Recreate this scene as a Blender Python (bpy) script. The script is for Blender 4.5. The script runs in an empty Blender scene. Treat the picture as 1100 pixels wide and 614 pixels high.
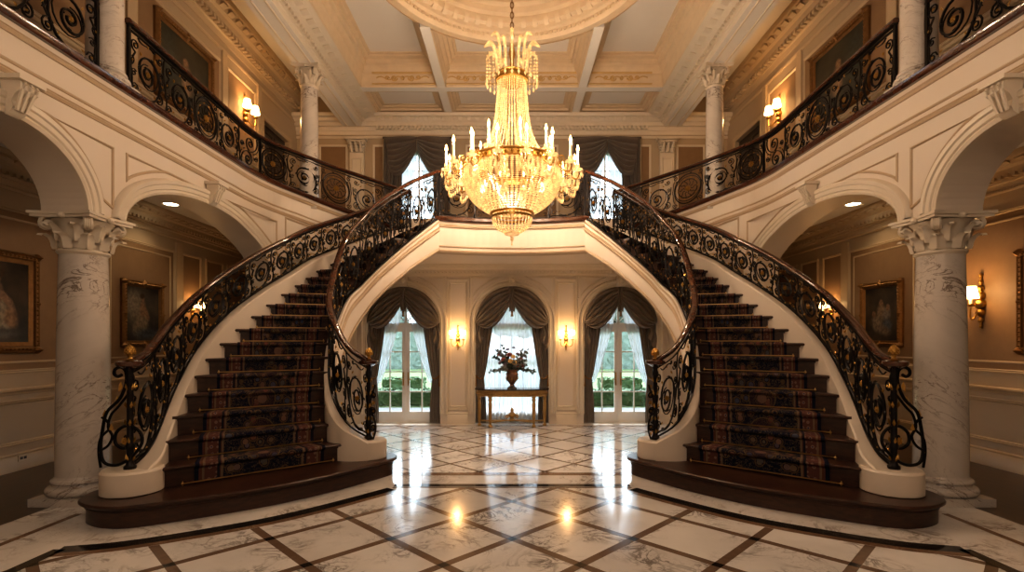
import bpy, bmesh, math, random
from mathutils import Vector, Matrix
random.seed(7)
PI = math.pi
SC = bpy.context.scene
COL = SC.collection
sin, cos = math.sin, math.cos

# ------------------------------------------------------------------ helpers
WLOC = {}          # world position of each object's origin (no rotations are used)

def lerp(a, b, t): return a + (b - a) * t

class MB:
    """collects verts / faces / uvs in world coordinates and links them as ONE mesh object"""
    def __init__(s): s.v = []; s.f = []; s.uv = {}
    def add(s, vs, fs):
        o = len(s.v); s.v += [tuple(p) for p in vs]
        s.f += [tuple(i + o for i in f) for f in fs]; return o
    def box(s, x0, y0, z0, x1, y1, z1):
        s.add([(x0,y0,z0),(x1,y0,z0),(x1,y1,z0),(x0,y1,z0),(x0,y0,z1),(x1,y0,z1),(x1,y1,z1),(x0,y1,z1)],
              [(0,3,2,1),(4,5,6,7),(0,1,5,4),(1,2,6,5),(2,3,7,6),(3,0,4,7)])
    def fbox(s, F, u0, v0, d0, u1, v1, d1):
        P = [F(u0,v0,d0),F(u1,v0,d0),F(u1,v0,d1),F(u0,v0,d1),F(u0,v1,d0),F(u1,v1,d0),F(u1,v1,d1),F(u0,v1,d1)]
        s.add(P, [(0,3,2,1),(4,5,6,7),(0,1,5,4),(1,2,6,5),(2,3,7,6),(3,0,4,7)])
    def quad(s, a, b, c, d): s.add([a,b,c,d], [(0,1,2,3)])
    def grid(s, fn, nu, nv, closed_u=False):
        o = len(s.v)
        for j in range(nv + 1):
            for i in range(nu if closed_u else nu + 1): s.v.append(tuple(fn(i / nu, j / nv)))
        w = nu if closed_u else nu + 1
        for j in range(nv):
            for i in range(nu):
                a = o + j*w + i; b = o + j*w + (i+1) % w
                s.f.append((a, b, b + w, a + w))
                s.uv[len(s.f)-1] = [(i/nu,j/nv),((i+1)/nu,j/nv),((i+1)/nu,(j+1)/nv),(i/nu,(j+1)/nv)]
    def lathe(s, prof, c, n=24, a0=0, a1=2*PI, sx=1, sy=1):
        full = abs(a1 - a0 - 2*PI) < 1e-6; o = len(s.v); k = n if full else n + 1
        for r, z in prof:
            for i in range(k):
                a = a0 + (a1 - a0) * i / n
                s.v.append((c[0] + r*cos(a)*sx, c[1] + r*sin(a)*sy, c[2] + z))
        for j in range(len(prof) - 1):
            for i in range(n):
                a = o + j*k + i; b = o + j*k + (i+1) % k
                s.f.append((a, b, b + k, a + k))
        if full:
            if prof[0][0] > 1e-4: s.f.append(tuple(o + i for i in reversed(range(k))))
            if prof[-1][0] > 1e-4: s.f.append(tuple(o + (len(prof)-1)*k + i for i in range(k)))
    def tube(s, pts, r, n=6, radii=None, asp=1.0, up=None, cap=True):
        P = [Vector(p) for p in pts]; m = len(P)
        if m < 2: return
        o = len(s.v); prev = None
        for i in range(m):
            t = (P[min(i+1,m-1)] - P[max(i-1,0)])
            t = t.normalized() if t.length > 1e-9 else Vector((0,0,1))
            if up is not None: x = Vector(up).cross(t)
            elif prev is None:
                x = Vector((0,0,1)).cross(t) if abs(t.z) < .9 else Vector((1,0,0)).cross(t)
            else: x = prev - t * prev.dot(t)
            if x.length < 1e-6: x = Vector((1,0,0)).cross(t)
            if x.length < 1e-6: x = Vector((0,1,0)).cross(t)
            x.normalize(); prev = x; y = t.cross(x)
            rr = radii[i] if radii else r
            for k in range(n):
                a = 2*PI*(k + .5)/n
                s.v.append(tuple(P[i] + x*(rr*cos(a)) + y*(rr*asp*sin(a))))
        for i in range(m-1):
            for k in range(n):
                a = o+i*n+k; b = o+i*n+(k+1)%n
                s.f.append((a, b, b+n, a+n))
        if cap:
            s.f.append(tuple(o+k for k in reversed(range(n)))); s.f.append(tuple(o+(m-1)*n+k for k in range(n)))
    def sweep(s, pts, frames, prof, closed_prof=True):
        """pts with (side, up) frames; prof = list of (a,b)"""
        o = len(s.v); n = len(prof)
        for p, (x, y) in zip(pts, frames):
            p = Vector(p)
            for a, b in prof: s.v.append(tuple(p + x*a + y*b))
        for i in range(len(pts)-1):
            for k in range(n if closed_prof else n-1):
                a = o+i*n+k; b = o+i*n+(k+1)%n
                s.f.append((a, b, b+n, a+n))
        if closed_prof:
            s.f.append(tuple(o+k for k in reversed(range(n)))); s.f.append(tuple(o+(len(pts)-1)*n+k for k in range(n)))
    def ball(s, c, r, nu=10, nv=6, sq=(1,1,1)):
        s.lathe([(max(r*sin(PI*j/nv),1e-5), -r*cos(PI*j/nv)*sq[2]) for j in range(nv+1)], c, nu, sx=sq[0], sy=sq[1])
    def octa(s, c, r, h=None):
        h = h or r; x, y, z = c
        s.add([(x+r,y,z),(x,y+r,z),(x-r,y,z),(x,y-r,z),(x,y,z+h),(x,y,z-h)],
              [(0,1,4),(1,2,4),(2,3,4),(3,0,4),(1,0,5),(2,1,5),(3,2,5),(0,3,5)])
    def mold(s, F, pts, prof, closed=False):
        """profile (n = left of the path, d = out of the surface) swept along a 2D path in surface F with mitres"""
        m = len(pts); N = []
        for i in range(m):
            a = pts[(i-1) % m] if (closed or i > 0) else None
            b = pts[(i+1) % m] if (closed or i < m-1) else None
            p = pts[i]; ns = []
            for q0, q1 in ((a, p), (p, b)):
                if q0 is None or q1 is None: continue
                dx, dy = q1[0]-q0[0], q1[1]-q0[1]; L = math.hypot(dx, dy)
                if L > 1e-9: ns.append((-dy/L, dx/L))
            if len(ns) == 2:
                k = 1 + ns[0][0]*ns[1][0] + ns[0][1]*ns[1][1]; k = max(k, .35)
                N.append(((ns[0][0]+ns[1][0])/k, (ns[0][1]+ns[1][1])/k))
            else: N.append(ns[0])
        o = len(s.v); n = len(prof)
        for p, nn in zip(pts, N):
            for a, d in prof: s.v.append(tuple(F(p[0]+nn[0]*a, p[1]+nn[1]*a, d)))
        for i in range(m if closed else m-1):
            for k in range(n-1):
                a = o+i*n+k; b = o+((i+1)%m)*n+k
                s.f.append((a, b, b+1, a+1))
    def poly_prism(s, pts, z0, z1):
        n = len(pts); o = len(s.v)
        s.v += [(p[0],p[1],z0) for p in pts] + [(p[0],p[1],z1) for p in pts]
        s.f.append(tuple(o+i for i in reversed(range(n)))); s.f.append(tuple(o+n+i for i in range(n)))
        for i in range(n): s.f.append((o+i, o+(i+1)%n, o+n+(i+1)%n, o+n+i))
    def build(s, name, mat, parent=None, loc=None, smooth=True, fix=True, second=None):
        nf0 = len(s.f)
        if second: s.add(second[0].v, second[0].f)
        me = bpy.data.meshes.new(name)
        if parent is not None: L = WLOC[parent.name]
        elif loc is not None: L = loc
        else:
            xs = [p[0] for p in s.v]; ys = [p[1] for p in s.v]; zs = [p[2] for p in s.v]
            L = ((min(xs)+max(xs))/2, (min(ys)+max(ys))/2, min(zs))
        me.from_pydata([(p[0]-L[0], p[1]-L[1], p[2]-L[2]) for p in s.v], [], s.f)
        if s.uv:
            ul = me.uv_layers.new(name='UVMap')
            for pi, uvs in s.uv.items():
                for li, uv in zip(me.polygons[pi].loop_indices, uvs): ul.data[li].uv = uv
        if fix and not s.uv:
            bm = bmesh.new(); bm.from_mesh(me)
            bmesh.ops.recalc_face_normals(bm, faces=bm.faces); bm.to_mesh(me); bm.free()
        me.update()
        if smooth:
            me.shade_smooth(); me.set_sharp_from_angle(angle=math.radians(38))
        if mat: me.materials.append(mat)
        if second:
            me.materials.append(second[1])
            me.polygons.foreach_set('material_index', [0]*nf0 + [1]*(len(s.f)-nf0))
        o = bpy.data.objects.new(name, me); COL.objects.link(o)
        if parent is not None: o.parent = parent
        else: o.location = L
        WLOC[o.name] = tuple(L)
        return o

def tag(o, label=None, cat=None, group=None, kind=None):
    if label: o['label'] = label
    if cat: o['category'] = cat
    if group: o['group'] = group
    if kind: o['kind'] = kind
    return o

def thing(name, label, cat, loc, group=None):
    o = bpy.data.objects.new(name, None); COL.objects.link(o); o.location = loc
    o.empty_display_size = .2
    WLOC[o.name] = tuple(loc)
    return tag(o, label, cat, group)

def struct(name, mb, mat, parent=None, **k):
    o = mb.build(name, mat, parent, **k)
    if parent is None: o['kind'] = 'structure'
    return o

def copy_tree(o, parent=None):
    c = o.copy(); COL.objects.link(c)
    if parent is not None: c.parent = parent
    WLOC[c.name] = WLOC[o.name]
    for ch in list(o.children): copy_tree(ch, c)
    return c

def mirrored(o, label=None, group=None):
    """the twin of a thing on the other side of the hall"""
    c = copy_tree(o); c.location.x = -c.location.x; c.scale.x = -1
    if label: c['label'] = label
    if group: c['group'] = group
    return c

def moved(o, dx, dy, dz, label=None):
    c = copy_tree(o); c.location = (o.location.x+dx, o.location.y+dy, o.location.z+dz)
    if label: c['label'] = label
    return c

# curves
def catmull(P, n):
    out = []; m = len(P)
    for i in range(m-1):
        p0 = P[max(i-1,0)]; p1 = P[i]; p2 = P[i+1]; p3 = P[min(i+2,m-1)]
        for k in range(n):
            t = k/n
            out.append(tuple(.5*((2*b)+(c-a)*t+(2*a-5*b+4*c-d)*t*t+(-a+3*b-3*c+d)*t**3) for a,b,c,d in zip(p0,p1,p2,p3)))
    out.append(tuple(P[-1])); return out

class Path:
    """arc length in plan over a 3D polyline"""
    def __init__(s, pts):
        s.p = [Vector(p) for p in pts]; s.L = [0]
        for a, b in zip(s.p, s.p[1:]): s.L.append(s.L[-1] + math.hypot(b.x-a.x, b.y-a.y))
        s.len = s.L[-1]
    def seg(s, u):
        u = min(max(u, 0), s.len); lo, hi = 0, len(s.L)-1
        while hi-lo > 1:
            m = (lo+hi)//2
            if s.L[m] <= u: lo = m
            else: hi = m
        d = s.L[hi]-s.L[lo]
        return lo, (u-s.L[lo])/d if d > 1e-9 else 0
    def at(s, u):
        i, t = s.seg(u); return s.p[i].lerp(s.p[i+1], t)
    def nrm(s, u):
        """horizontal unit vector to the right of travel"""
        a = s.at(u-.06); b = s.at(u+.06); d = b-a
        v = Vector((d.y, -d.x, 0)); return v.normalized() if v.length > 1e-9 else Vector((1,0,0))

def bez(a, b, c, d, n=12):
    return [tuple(((1-t)**3)*a[i]+3*t*(1-t)**2*b[i]+3*t*t*(1-t)*c[i]+t**3*d[i] for i in range(len(a))) for t in [k/n for k in range(n+1)]]

def spiral(cx, cy, R, r, a0, turns, n=26, ex=1.0, ey=1.0):
    out = []
    for k in range(n+1):
        t = k/n; rho = R*(r/R)**t; a = a0 + turns*2*PI*t
        out.append((cx+ex*rho*cos(a), cy+ey*rho*sin(a)))
    return out

# ------------------------------------------------------------------ materials
def nmat(name):
    m = bpy.data.materials.new(name); m.use_nodes = True
    return m, m.node_tree.nodes, m.node_tree.links, m.node_tree.nodes['Principled BSDF']

def setp(b, base=None, rough=None, metal=None, emis=None, estr=None, coat=None, trans=None, spec=None, sheen=None):
    if base is not None: b.inputs['Base Color'].default_value = (*base, 1)
    if rough is not None: b.inputs['Roughness'].default_value = rough
    if metal is not None: b.inputs['Metallic'].default_value = metal
    if emis is not None: b.inputs['Emission Color'].default_value = (*emis, 1)
    if estr is not None: b.inputs['Emission Strength'].default_value = estr
    if coat is not None: b.inputs['Coat Weight'].default_value = coat; b.inputs['Coat Roughness'].default_value = .08
    if trans is not None: b.inputs['Transmission Weight'].default_value = trans
    if spec is not None: b.inputs['Specular IOR Level'].default_value = spec
    if sheen is not None: b.inputs['Sheen Weight'].default_value = sheen

class NT:
    def __init__(s, name): s.m, s.n, s.l, s.b = nmat(name)
    def new(s, t, **k):
        x = s.n.new(t)
        for a, v in k.items(): setattr(x, a, v)
        return x
    def link(s, a, b): s.l.new(a, b)
    def val(s, sock, v):
        if hasattr(v, 'is_linked') or hasattr(v, 'links'): s.l.new(v, sock)
        else: sock.default_value = v
    def math(s, op, a, b=0.0, c=0.0, clamp=False):
        x = s.new('ShaderNodeMath', operation=op, use_clamp=clamp)
        s.val(x.inputs[0], a); s.val(x.inputs[1], b)
        if op in ('MULTIPLY_ADD', 'SMOOTH_MIN', 'COMPARE'): s.val(x.inputs[2], c)
        return x.outputs[0]
    def mix(s, f, a, b, blend='MIX'):
        x = s.new('ShaderNodeMix', data_type='RGBA', blend_type=blend)
        s.val(x.inputs[0], f)
        for i, v in ((6, a), (7, b)):
            if hasattr(v, 'links'): s.l.new(v, x.inputs[i])
            else: x.inputs[i].default_value = (*v, 1)
        return x.outputs[2]
    def noise(s, vec, scale, detail=4, rough=.55, dist=0):
        x = s.new('ShaderNodeTexNoise'); x.inputs['Scale'].default_value = scale
        x.inputs['Detail'].default_value = detail; x.inputs['Roughness'].default_value = rough; x.inputs['Distortion'].default_value = dist
        if vec is not None: s.link(vec, x.inputs['Vector'])
        return x.outputs[0], x.outputs[1]
    def ramp(s, f, stops):
        x = s.new('ShaderNodeValToRGB'); e = x.color_ramp.elements
        while len(e) < len(stops): e.new(.5)
        for i, (p, c) in enumerate(stops): e[i].position = p; e[i].color = (*c, 1) if len(c) == 3 else c
        s.val(x.inputs[0], f); return x.outputs[0]
    def smooth(s, v, a, b):
        x = s.new('ShaderNodeMapRange', interpolation_type='SMOOTHSTEP'); s.val(x.inputs[0], v)
        x.inputs[1].default_value = a; x.inputs[2].default_value = b; return x.outputs[0]
    def bump(s, h, strength=.2, dist=.02):
        x = s.new('ShaderNodeBump'); x.inputs['Strength'].default_value = strength; x.inputs['Distance'].default_value = dist
        s.link(h, x.inputs['Height']); s.link(x.outputs[0], s.b.inputs['Normal'])
    def pos(s): return s.new('ShaderNodeNewGeometry').outputs['Position']
    def obj(s): return s.new('ShaderNodeTexCoord').outputs['Object']
    def uvv(s): return s.new('ShaderNodeTexCoord').outputs['UV']
    def sep(s, v):
        x = s.new('ShaderNodeSeparateXYZ'); s.link(v, x.inputs[0]); return x.outputs
    def comb(s, a, b, c=0.0):
        x = s.new('ShaderNodeCombineXYZ')
        for i, v in enumerate((a, b, c)): s.val(x.inputs[i], v)
        return x.outputs[0]

def simple(name, base, rough=.5, metal=0, var=.12, scale=6, bump=0, **k):
    t = NT(name); setp(t.b, base, rough, metal, **k)
    f, _ = t.noise(t.obj(), scale, 5)
    c = t.mix(f, tuple(x*(1-var) for x in base), tuple(min(1, x*(1+var)) for x in base))
    t.link(c, t.b.inputs['Base Color'])
    if bump:
        g, _ = t.noise(t.obj(), scale*6, 3); t.bump(g, bump, .01)
    return t.m

def marble_color(t, vec, base=(.80,.76,.70), vein=(.33,.27,.23), scale=1.0, amount=1.0, vw=.05):
    n1, nc = t.noise(vec, 1.3*scale, 7, .6, 1.6)
    v1 = t.math('ABSOLUTE', t.math('SUBTRACT', n1, .5))
    m1 = t.math('SUBTRACT', 1.0, t.smooth(v1, 0.0, vw))
    n2, _ = t.noise(vec, 3.4*scale, 6, .6, 2.2)
    v2 = t.math('ABSOLUTE', t.math('SUBTRACT', n2, .48))
    m2 = t.math('MULTIPLY', t.math('SUBTRACT', 1.0, t.smooth(v2, 0.0, vw*.6)), .55)
    n3, _ = t.noise(vec, .9*scale, 3)
    msk = t.smooth(n3, .42, .66)
    vein_m = t.math('MULTIPLY', t.math('MAXIMUM', m1, m2), t.math('MULTIPLY', msk, amount), clamp=True)
    n4, _ = t.noise(vec, .7*scale, 5)
    bc = t.mix(t.smooth(n4, .3, .7), base, tuple(x*.84 for x in base))
    return t.mix(vein_m, bc, vein)

def mat_marble(name, base, vein, rough=.12, scale=1.0, amount=1.0, stretch=None, vw=.05):
    t = NT(name); setp(t.b, base, rough)
    vec = t.obj()
    if stretch:
        m0 = t.new('ShaderNodeMapping'); m0.inputs['Rotation'].default_value = (.25, .62, .3); t.link(vec, m0.inputs[0])
        mp = t.new('ShaderNodeMapping'); mp.inputs['Scale'].default_value = stretch; t.link(m0.outputs[0], mp.inputs[0]); vec = mp.outputs[0]
    t.link(marble_color(t, vec, base, vein, scale, amount, vw), t.b.inputs['Base Color'])
    return t.m

def mat_tiles(name, y0, D, line, base=(.80,.775,.75), band=(.17,.115,.08), ins=(.02,.018,.016), dots=True):
    t = NT(name); setp(t.b, base, .07); t.b.inputs['Specular IOR Level'].default_value = .6
    P = t.pos(); x, y, z = t.sep(P)
    ys = t.math('SUBTRACT', y, y0)
    p = t.math('DIVIDE', t.math('ADD', x, ys), D); q = t.math('DIVIDE', t.math('SUBTRACT', x, ys), D)
    def dist(v):
        fr = t.math('FRACT', t.math('ADD', v, 100.5))
        return t.math('ABSOLUTE', t.math('SUBTRACT', fr, .5))
    dp, dq = dist(p), dist(q)
    w = line / 2 / (D / 1.41421)
    lp = t.math('LESS_THAN', dp, w); lq = t.math('LESS_THAN', dq, w)
    ln = t.math('MAXIMUM', lp, lq); cr = t.math('MULTIPLY', lp, lq)
    ip = t.math('FLOOR', p); iq = t.math('FLOOR', q)
    wn = t.new('ShaderNodeTexWhiteNoise', noise_dimensions='2D'); t.link(t.comb(ip, iq), wn.inputs['Vector'])
    off = t.new('ShaderNodeVectorMath', operation='MULTIPLY_ADD'); t.link(wn.outputs['Color'], off.inputs[0])
    off.inputs[1].default_value = (23, 31, 17); t.link(P, off.inputs[2])
    mc = marble_color(t, off.outputs[0], base, (.20,.175,.16), 1.6, 1.0)
    br = t.math('MULTIPLY_ADD', wn.outputs['Value'], .16, .90)
    mc = t.mix(1.0, mc, t.comb(br, br, br), 'MULTIPLY')
    nb, _ = t.noise(P, 9, 5, .6, 1)
    bc = t.mix(nb, tuple(v*.7 for v in band), tuple(v*1.35 for v in band))
    c = t.mix(ln, mc, bc)
    if dots: c = t.mix(cr, c, ins)
    t.link(c, t.b.inputs['Base Color'])
    rn, _ = t.noise(P, 2.5, 3); t.link(t.math('MULTIPLY_ADD', rn, .10, .07), t.b.inputs['Roughness'])
    return t.m

def mat_wood(name, a, b, rough=.25, scale=(1.5, 14, 14), coat=.3):
    t = NT(name); setp(t.b, a, rough, coat=coat)
    mp = t.new('ShaderNodeMapping'); mp.inputs['Scale'].default_value = scale; t.link(t.obj(), mp.inputs[0])
    f, _ = t.noise(mp.outputs[0], 2.2, 7, .6, .7)
    t.link(t.mix(t.smooth(f, .3, .7), a, b), t.b.inputs['Base Color'])
    t.bump(f, .05, .004); return t.m

def mat_carpet():
    t = NT('runner_pile'); setp(t.b, (.02,.02,.03), .95, spec=.12)
    u, v, _ = t.sep(t.uvv())
    uc = t.math('ABSOLUTE', t.math('SUBTRACT', u, .5))
    vv = t.math('MULTIPLY', v, 15.0)
    P2 = t.comb(t.math('MULTIPLY', u, 3.2), vv)
    # central medallions and scattered flowers
    vo = t.new('ShaderNodeTexVoronoi'); vo.inputs['Scale'].default_value = 3.6; t.link(P2, vo.inputs['Vector'])
    fl = t.math('LESS_THAN', vo.outputs['Distance'], .30)
    ring = t.math('LESS_THAN', t.math('ABSOLUTE', t.math('SUBTRACT', vo.outputs['Distance'], .42)), .05)
    fcol = t.ramp(t.sep(vo.outputs['Color'])[0], [(0,(.22,.085,.065)),(.35,(.25,.15,.10)),(.6,(.07,.09,.16)),(.85,(.17,.14,.08)),(1,(.30,.15,.12))])
    n1, _ = t.noise(P2, 7, 3, .6, 1.5)
    tend = t.math('LESS_THAN', t.math('ABSOLUTE', t.math('SUBTRACT', n1, .5)), .020)
    c = t.mix(t.math('MULTIPLY', tend, .8), (.010,.012,.030), (.17,.13,.08))
    c = t.mix(t.math('MULTIPLY', ring, .7), c, (.16,.10,.05))
    c = t.mix(t.math('MULTIPLY', fl, .85), c, fcol)
    # big medallion down the middle
    fr = t.math('SUBTRACT', t.math('FRACT', t.math('MULTIPLY', vv, .667)), .5)
    dm = t.math('SQRT', t.math('ADD', t.math('POWER', t.math('MULTIPLY', t.math('SUBTRACT', u, .5), 6.5), 2), t.math('POWER', t.math('MULTIPLY', fr, 3.2), 2)))
    c = t.mix(t.math('MULTIPLY', t.math('LESS_THAN', dm, .85), .30), c, (.09,.04,.035))
    c = t.mix(t.math('LESS_THAN', t.math('ABSOLUTE', t.math('SUBTRACT', dm, .85)), .03), c, (.16,.115,.06))
    c = t.mix(t.math('LESS_THAN', dm, .3), c, (.20,.12,.09))
    # border
    bo = t.math('GREATER_THAN', uc, .31)
    vb = t.new('ShaderNodeTexVoronoi'); vb.inputs['Scale'].default_value = 6.5; vb.inputs['Randomness'].default_value = .35
    t.link(P2, vb.inputs['Vector'])
    bcol = t.mix(t.math('LESS_THAN', vb.outputs['Distance'], .32), (.125,.056,.046), (.25,.16,.12))
    bcol = t.mix(t.math('LESS_THAN', vb.outputs['Distance'], .14), bcol, (.03,.04,.09))
    c = t.mix(bo, c, bcol)
    for a, w, k in ((.31,.008,(.20,.14,.09)),(.335,.010,(.02,.02,.03)),(.44,.008,(.20,.14,.09)),(.455,.006,(.12,.05,.03))):
        c = t.mix(t.math('LESS_THAN', t.math('ABSOLUTE', t.math('SUBTRACT', uc, a)), w), c, k)
    c = t.mix(t.math('GREATER_THAN', uc, .47), c, (.012,.014,.03))
    n2, _ = t.noise(t.obj(), 90, 2)
    c = t.mix(.35, c, t.mix(n2, (.4,.4,.4), (1.3,1.3,1.3)), 'MULTIPLY')
    t.link(c, t.b.inputs['Base Color']); t.bump(n2, .5, .006)
    return t.m

def mat_fabric(name, a, b, rough=.75, sheen=.25, freq=None):
    t = NT(name); setp(t.b, a, rough, sheen=sheen)
    f, _ = t.noise(t.obj(), 5, 4)
    t.link(t.mix(f, a, b), t.b.inputs['Base Color']); return t.m

def mat_sheer(name='sheer_voile', k=1.0):
    t = NT(name); t.n.remove(t.b)
    out = [n for n in t.n if n.type == 'OUTPUT_MATERIAL'][0]
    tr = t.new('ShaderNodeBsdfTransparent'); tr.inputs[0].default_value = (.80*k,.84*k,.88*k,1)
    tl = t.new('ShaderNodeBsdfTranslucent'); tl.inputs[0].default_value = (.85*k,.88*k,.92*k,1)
    df = t.new('ShaderNodeBsdfDiffuse'); df.inputs[0].default_value = (.74,.74,.74,1)
    f, _ = t.noise(t.obj(), 40, 2)
    m1 = t.new('ShaderNodeMixShader'); m1.inputs[0].default_value = .35; t.link(tl.outputs[0], m1.inputs[1]); t.link(df.outputs[0], m1.inputs[2])
    m2 = t.new('ShaderNodeMixShader'); t.link(t.math('MULTIPLY_ADD', f, .10, .79), m2.inputs[0]); t.link(tr.outputs[0], m2.inputs[1]); t.link(m1.outputs[0], m2.inputs[2])
    t.link(m2.outputs[0], out.inputs[0]); return t.m

def mat_pane():
    t = NT('window_glass'); t.n.remove(t.b)
    out = [n for n in t.n if n.type == 'OUTPUT_MATERIAL'][0]
    tr = t.new('ShaderNodeBsdfTransparent'); tr.inputs[0].default_value = (.97,.99,.98,1)
    gl = t.new('ShaderNodeBsdfGlossy'); gl.inputs['Roughness'].default_value = .02
    f, _ = t.noise(t.obj(), 3, 2)
    m = t.new('ShaderNodeMixShader'); t.link(t.math('MULTIPLY_ADD', f, .02, .05), m.inputs[0])
    t.link(tr.outputs[0], m.inputs[1]); t.link(gl.outputs[0], m.inputs[2]); t.link(m.outputs[0], out.inputs[0]); return t.m

def mat_glow(name, base, emis, strength, rough=.4):
    t = NT(name); setp(t.b, base, rough, emis=emis, estr=strength)
    f, _ = t.noise(t.obj(), 8, 2)
    t.link(t.math('MULTIPLY_ADD', f, strength*.3, strength*.85), t.b.inputs['Emission Strength']); return t.m

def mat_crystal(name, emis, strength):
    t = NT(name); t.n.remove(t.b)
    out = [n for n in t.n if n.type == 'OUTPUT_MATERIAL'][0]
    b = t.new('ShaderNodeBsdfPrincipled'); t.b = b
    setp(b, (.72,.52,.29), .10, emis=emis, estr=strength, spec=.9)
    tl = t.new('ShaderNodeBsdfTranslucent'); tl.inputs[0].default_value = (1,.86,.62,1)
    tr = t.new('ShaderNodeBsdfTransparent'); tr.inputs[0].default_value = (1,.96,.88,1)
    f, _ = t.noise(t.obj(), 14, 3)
    t.link(t.math('MULTIPLY', t.math('POWER', f, 3.0), strength*7), b.inputs['Emission Strength'])  # patchy emission paints a lit-from-inside glow into the crystal
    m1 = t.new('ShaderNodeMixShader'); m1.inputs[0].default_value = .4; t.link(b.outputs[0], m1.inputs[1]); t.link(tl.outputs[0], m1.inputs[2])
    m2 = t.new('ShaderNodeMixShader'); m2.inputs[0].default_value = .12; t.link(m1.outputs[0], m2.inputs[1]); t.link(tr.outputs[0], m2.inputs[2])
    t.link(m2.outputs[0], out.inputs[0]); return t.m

def mat_painting(name, bg0, bg1, blobs):
    """dark old canvas: soft ellipses (cx, cy, rx, ry, rot, colour, softness) over a cloudy ground"""
    t = NT(name); setp(t.b, bg0, .35)
    uv = t.uvv(); nn, nc = t.noise(uv, 7, 5)
    sc = t.new('ShaderNodeVectorMath', operation='MULTIPLY_ADD'); t.link(nc, sc.inputs[0]); sc.inputs[1].default_value = (.07,.07,0); t.link(uv, sc.inputs[2])
    w = t.sep(sc.outputs[0]); u, v = w[0], w[1]
    n0, _ = t.noise(uv, 2.5, 4)
    c = t.mix(t.smooth(n0, .35, .7), bg0, bg1)
    n5, _ = t.noise(uv, 16, 5)
    for cx, cy, rx, ry, rot, colr, soft in blobs:
        dx = t.math('SUBTRACT', u, cx + .035); dy = t.math('SUBTRACT', v, cy + .035)
        ca, sa = cos(rot), sin(rot)
        a = t.math('DIVIDE', t.math('ADD', t.math('MULTIPLY', dx, ca), t.math('MULTIPLY', dy, sa)), rx)
        b = t.math('DIVIDE', t.math('SUBTRACT', t.math('MULTIPLY', dy, ca), t.math('MULTIPLY', dx, sa)), ry)
        d = t.math('SQRT', t.math('ADD', t.math('MULTIPLY', a, a), t.math('MULTIPLY', b, b)))
        m = t.math('SUBTRACT', 1.0, t.smooth(d, 1.0 - soft, 1.0 + soft))
        cc = t.mix(t.smooth(n5, .3, .7), tuple(x*.45 for x in colr), colr)
        c = t.mix(m, c, cc)
    t.link(c, t.b.inputs['Base Color']); return t.m

M = {}
M['plaster'] = simple('cream_plaster', (.70,.62,.53), .45, var=.05, scale=1.2)
M['ceil'] = simple('white_plaster', (.80,.775,.74), .6, var=.04, scale=1.0)
M['trim'] = simple('cream_moulding', (.71,.63,.52), .40, var=.08, scale=3)
M['warmtrim'] = simple('warm_moulding', (.71,.58,.42), .42, var=.12, scale=5)
M['linetrim'] = simple('shaded_tan_lining', (.50,.385,.265), .42, var=.10, scale=5)  # tan lining tone with the shadow of the mouldings put into it
M['dimtanwall'] = simple('tan_dimmed_paint', (.47,.375,.265), .45, var=.06, scale=1.5)  # tan, darkened so the colour carries the dimness of unlit aisles
M['dimtantrim'] = simple('tan_dimmed_moulding', (.52,.41,.28), .4, var=.08, scale=3)  # moulding tan darkened likewise, dim aisle light put into the colour
M['giltplaster'] = simple('gilded_plaster', (.62,.43,.20), .45, var=.2, scale=6)
M['wallfab'] = mat_fabric('tan_wall_fabric', (.22,.135,.07), (.30,.19,.10), .6, .1)
M['domefield'] = simple('dome_field', (.62,.45,.24), .5, var=.1, scale=1.0)
M['marble_col'] = mat_marble('column_marble', (.66,.61,.56), (.20,.155,.13), .16, 1.3, .95, (.55,1.2,2.4), .024)
M['marble_plain'] = mat_marble('border_marble', (.79,.76,.73), (.30,.26,.23), .08, 1.4, 1.0)
M['black_marble'] = mat_marble('black_marble', (.018,.016,.015), (.16,.13,.10), .07, 3, .5)
M['brown_marble'] = mat_marble('brown_marble', (.20,.125,.08), (.33,.23,.16), .09, 4, .8)
M['tiles_front'] = mat_tiles('diamond_marble_front', 5.246, 1.22, .088)
M['tiles_back'] = mat_tiles('diamond_marble_back', 8.43, 1.0, .055, base=(.84,.82,.80), dots=True)
M['floorwood'] = mat_wood('aisle_parquet', (.028,.014,.008), (.06,.03,.016), .3, (8, 1.2, 8), .2)
M['step'] = mat_wood('dark_step_wood', (.026,.011,.007), (.062,.025,.015), .32, (3, 3, 12), .06)
M['rail'] = mat_wood('mahogany_rail', (.040,.013,.007), (.095,.032,.014), .20, (3, 3, 12), .6)
M['iron'] = simple('black_iron', (.020,.018,.018), .38, .75, var=.3, scale=9)
M['bronze'] = simple('antique_bronze', (.075,.055,.038), .38, .85, var=.4, scale=9)
M['gold'] = simple('gilt_metal', (.46,.28,.085), .34, 1.0, var=.25, scale=12)
M['oldgold'] = simple('old_gilt', (.25,.135,.05), .45, .65, var=.35, scale=14, bump=.3)
M['brass'] = simple('brass', (.72,.50,.22), .28, 1.0, var=.1, scale=12)
M['giltwood'] = simple('gilded_wood', (.46,.29,.11), .42, .35, var=.3, scale=14)
M['runner'] = mat_carpet()
M['drape'] = mat_fabric('taupe_velvet', (.13,.102,.08), (.22,.175,.14), .7, .4)
M['drape_up'] = mat_fabric('grey_brown_velvet', (.085,.068,.058), (.14,.115,.098), .7, .35)
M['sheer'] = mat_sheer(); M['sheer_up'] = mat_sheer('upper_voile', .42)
M['pane'] = mat_pane()
M['whitewood'] = simple('white_painted_wood', (.78,.76,.72), .35, var=.03, scale=5)
M['darkwood'] = mat_wood('dark_door_wood', (.018,.010,.008), (.035,.02,.014), .3)
M['bulb'] = mat_glow('flame_bulb', (1,.85,.6), (1,.56,.16), 24)
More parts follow.
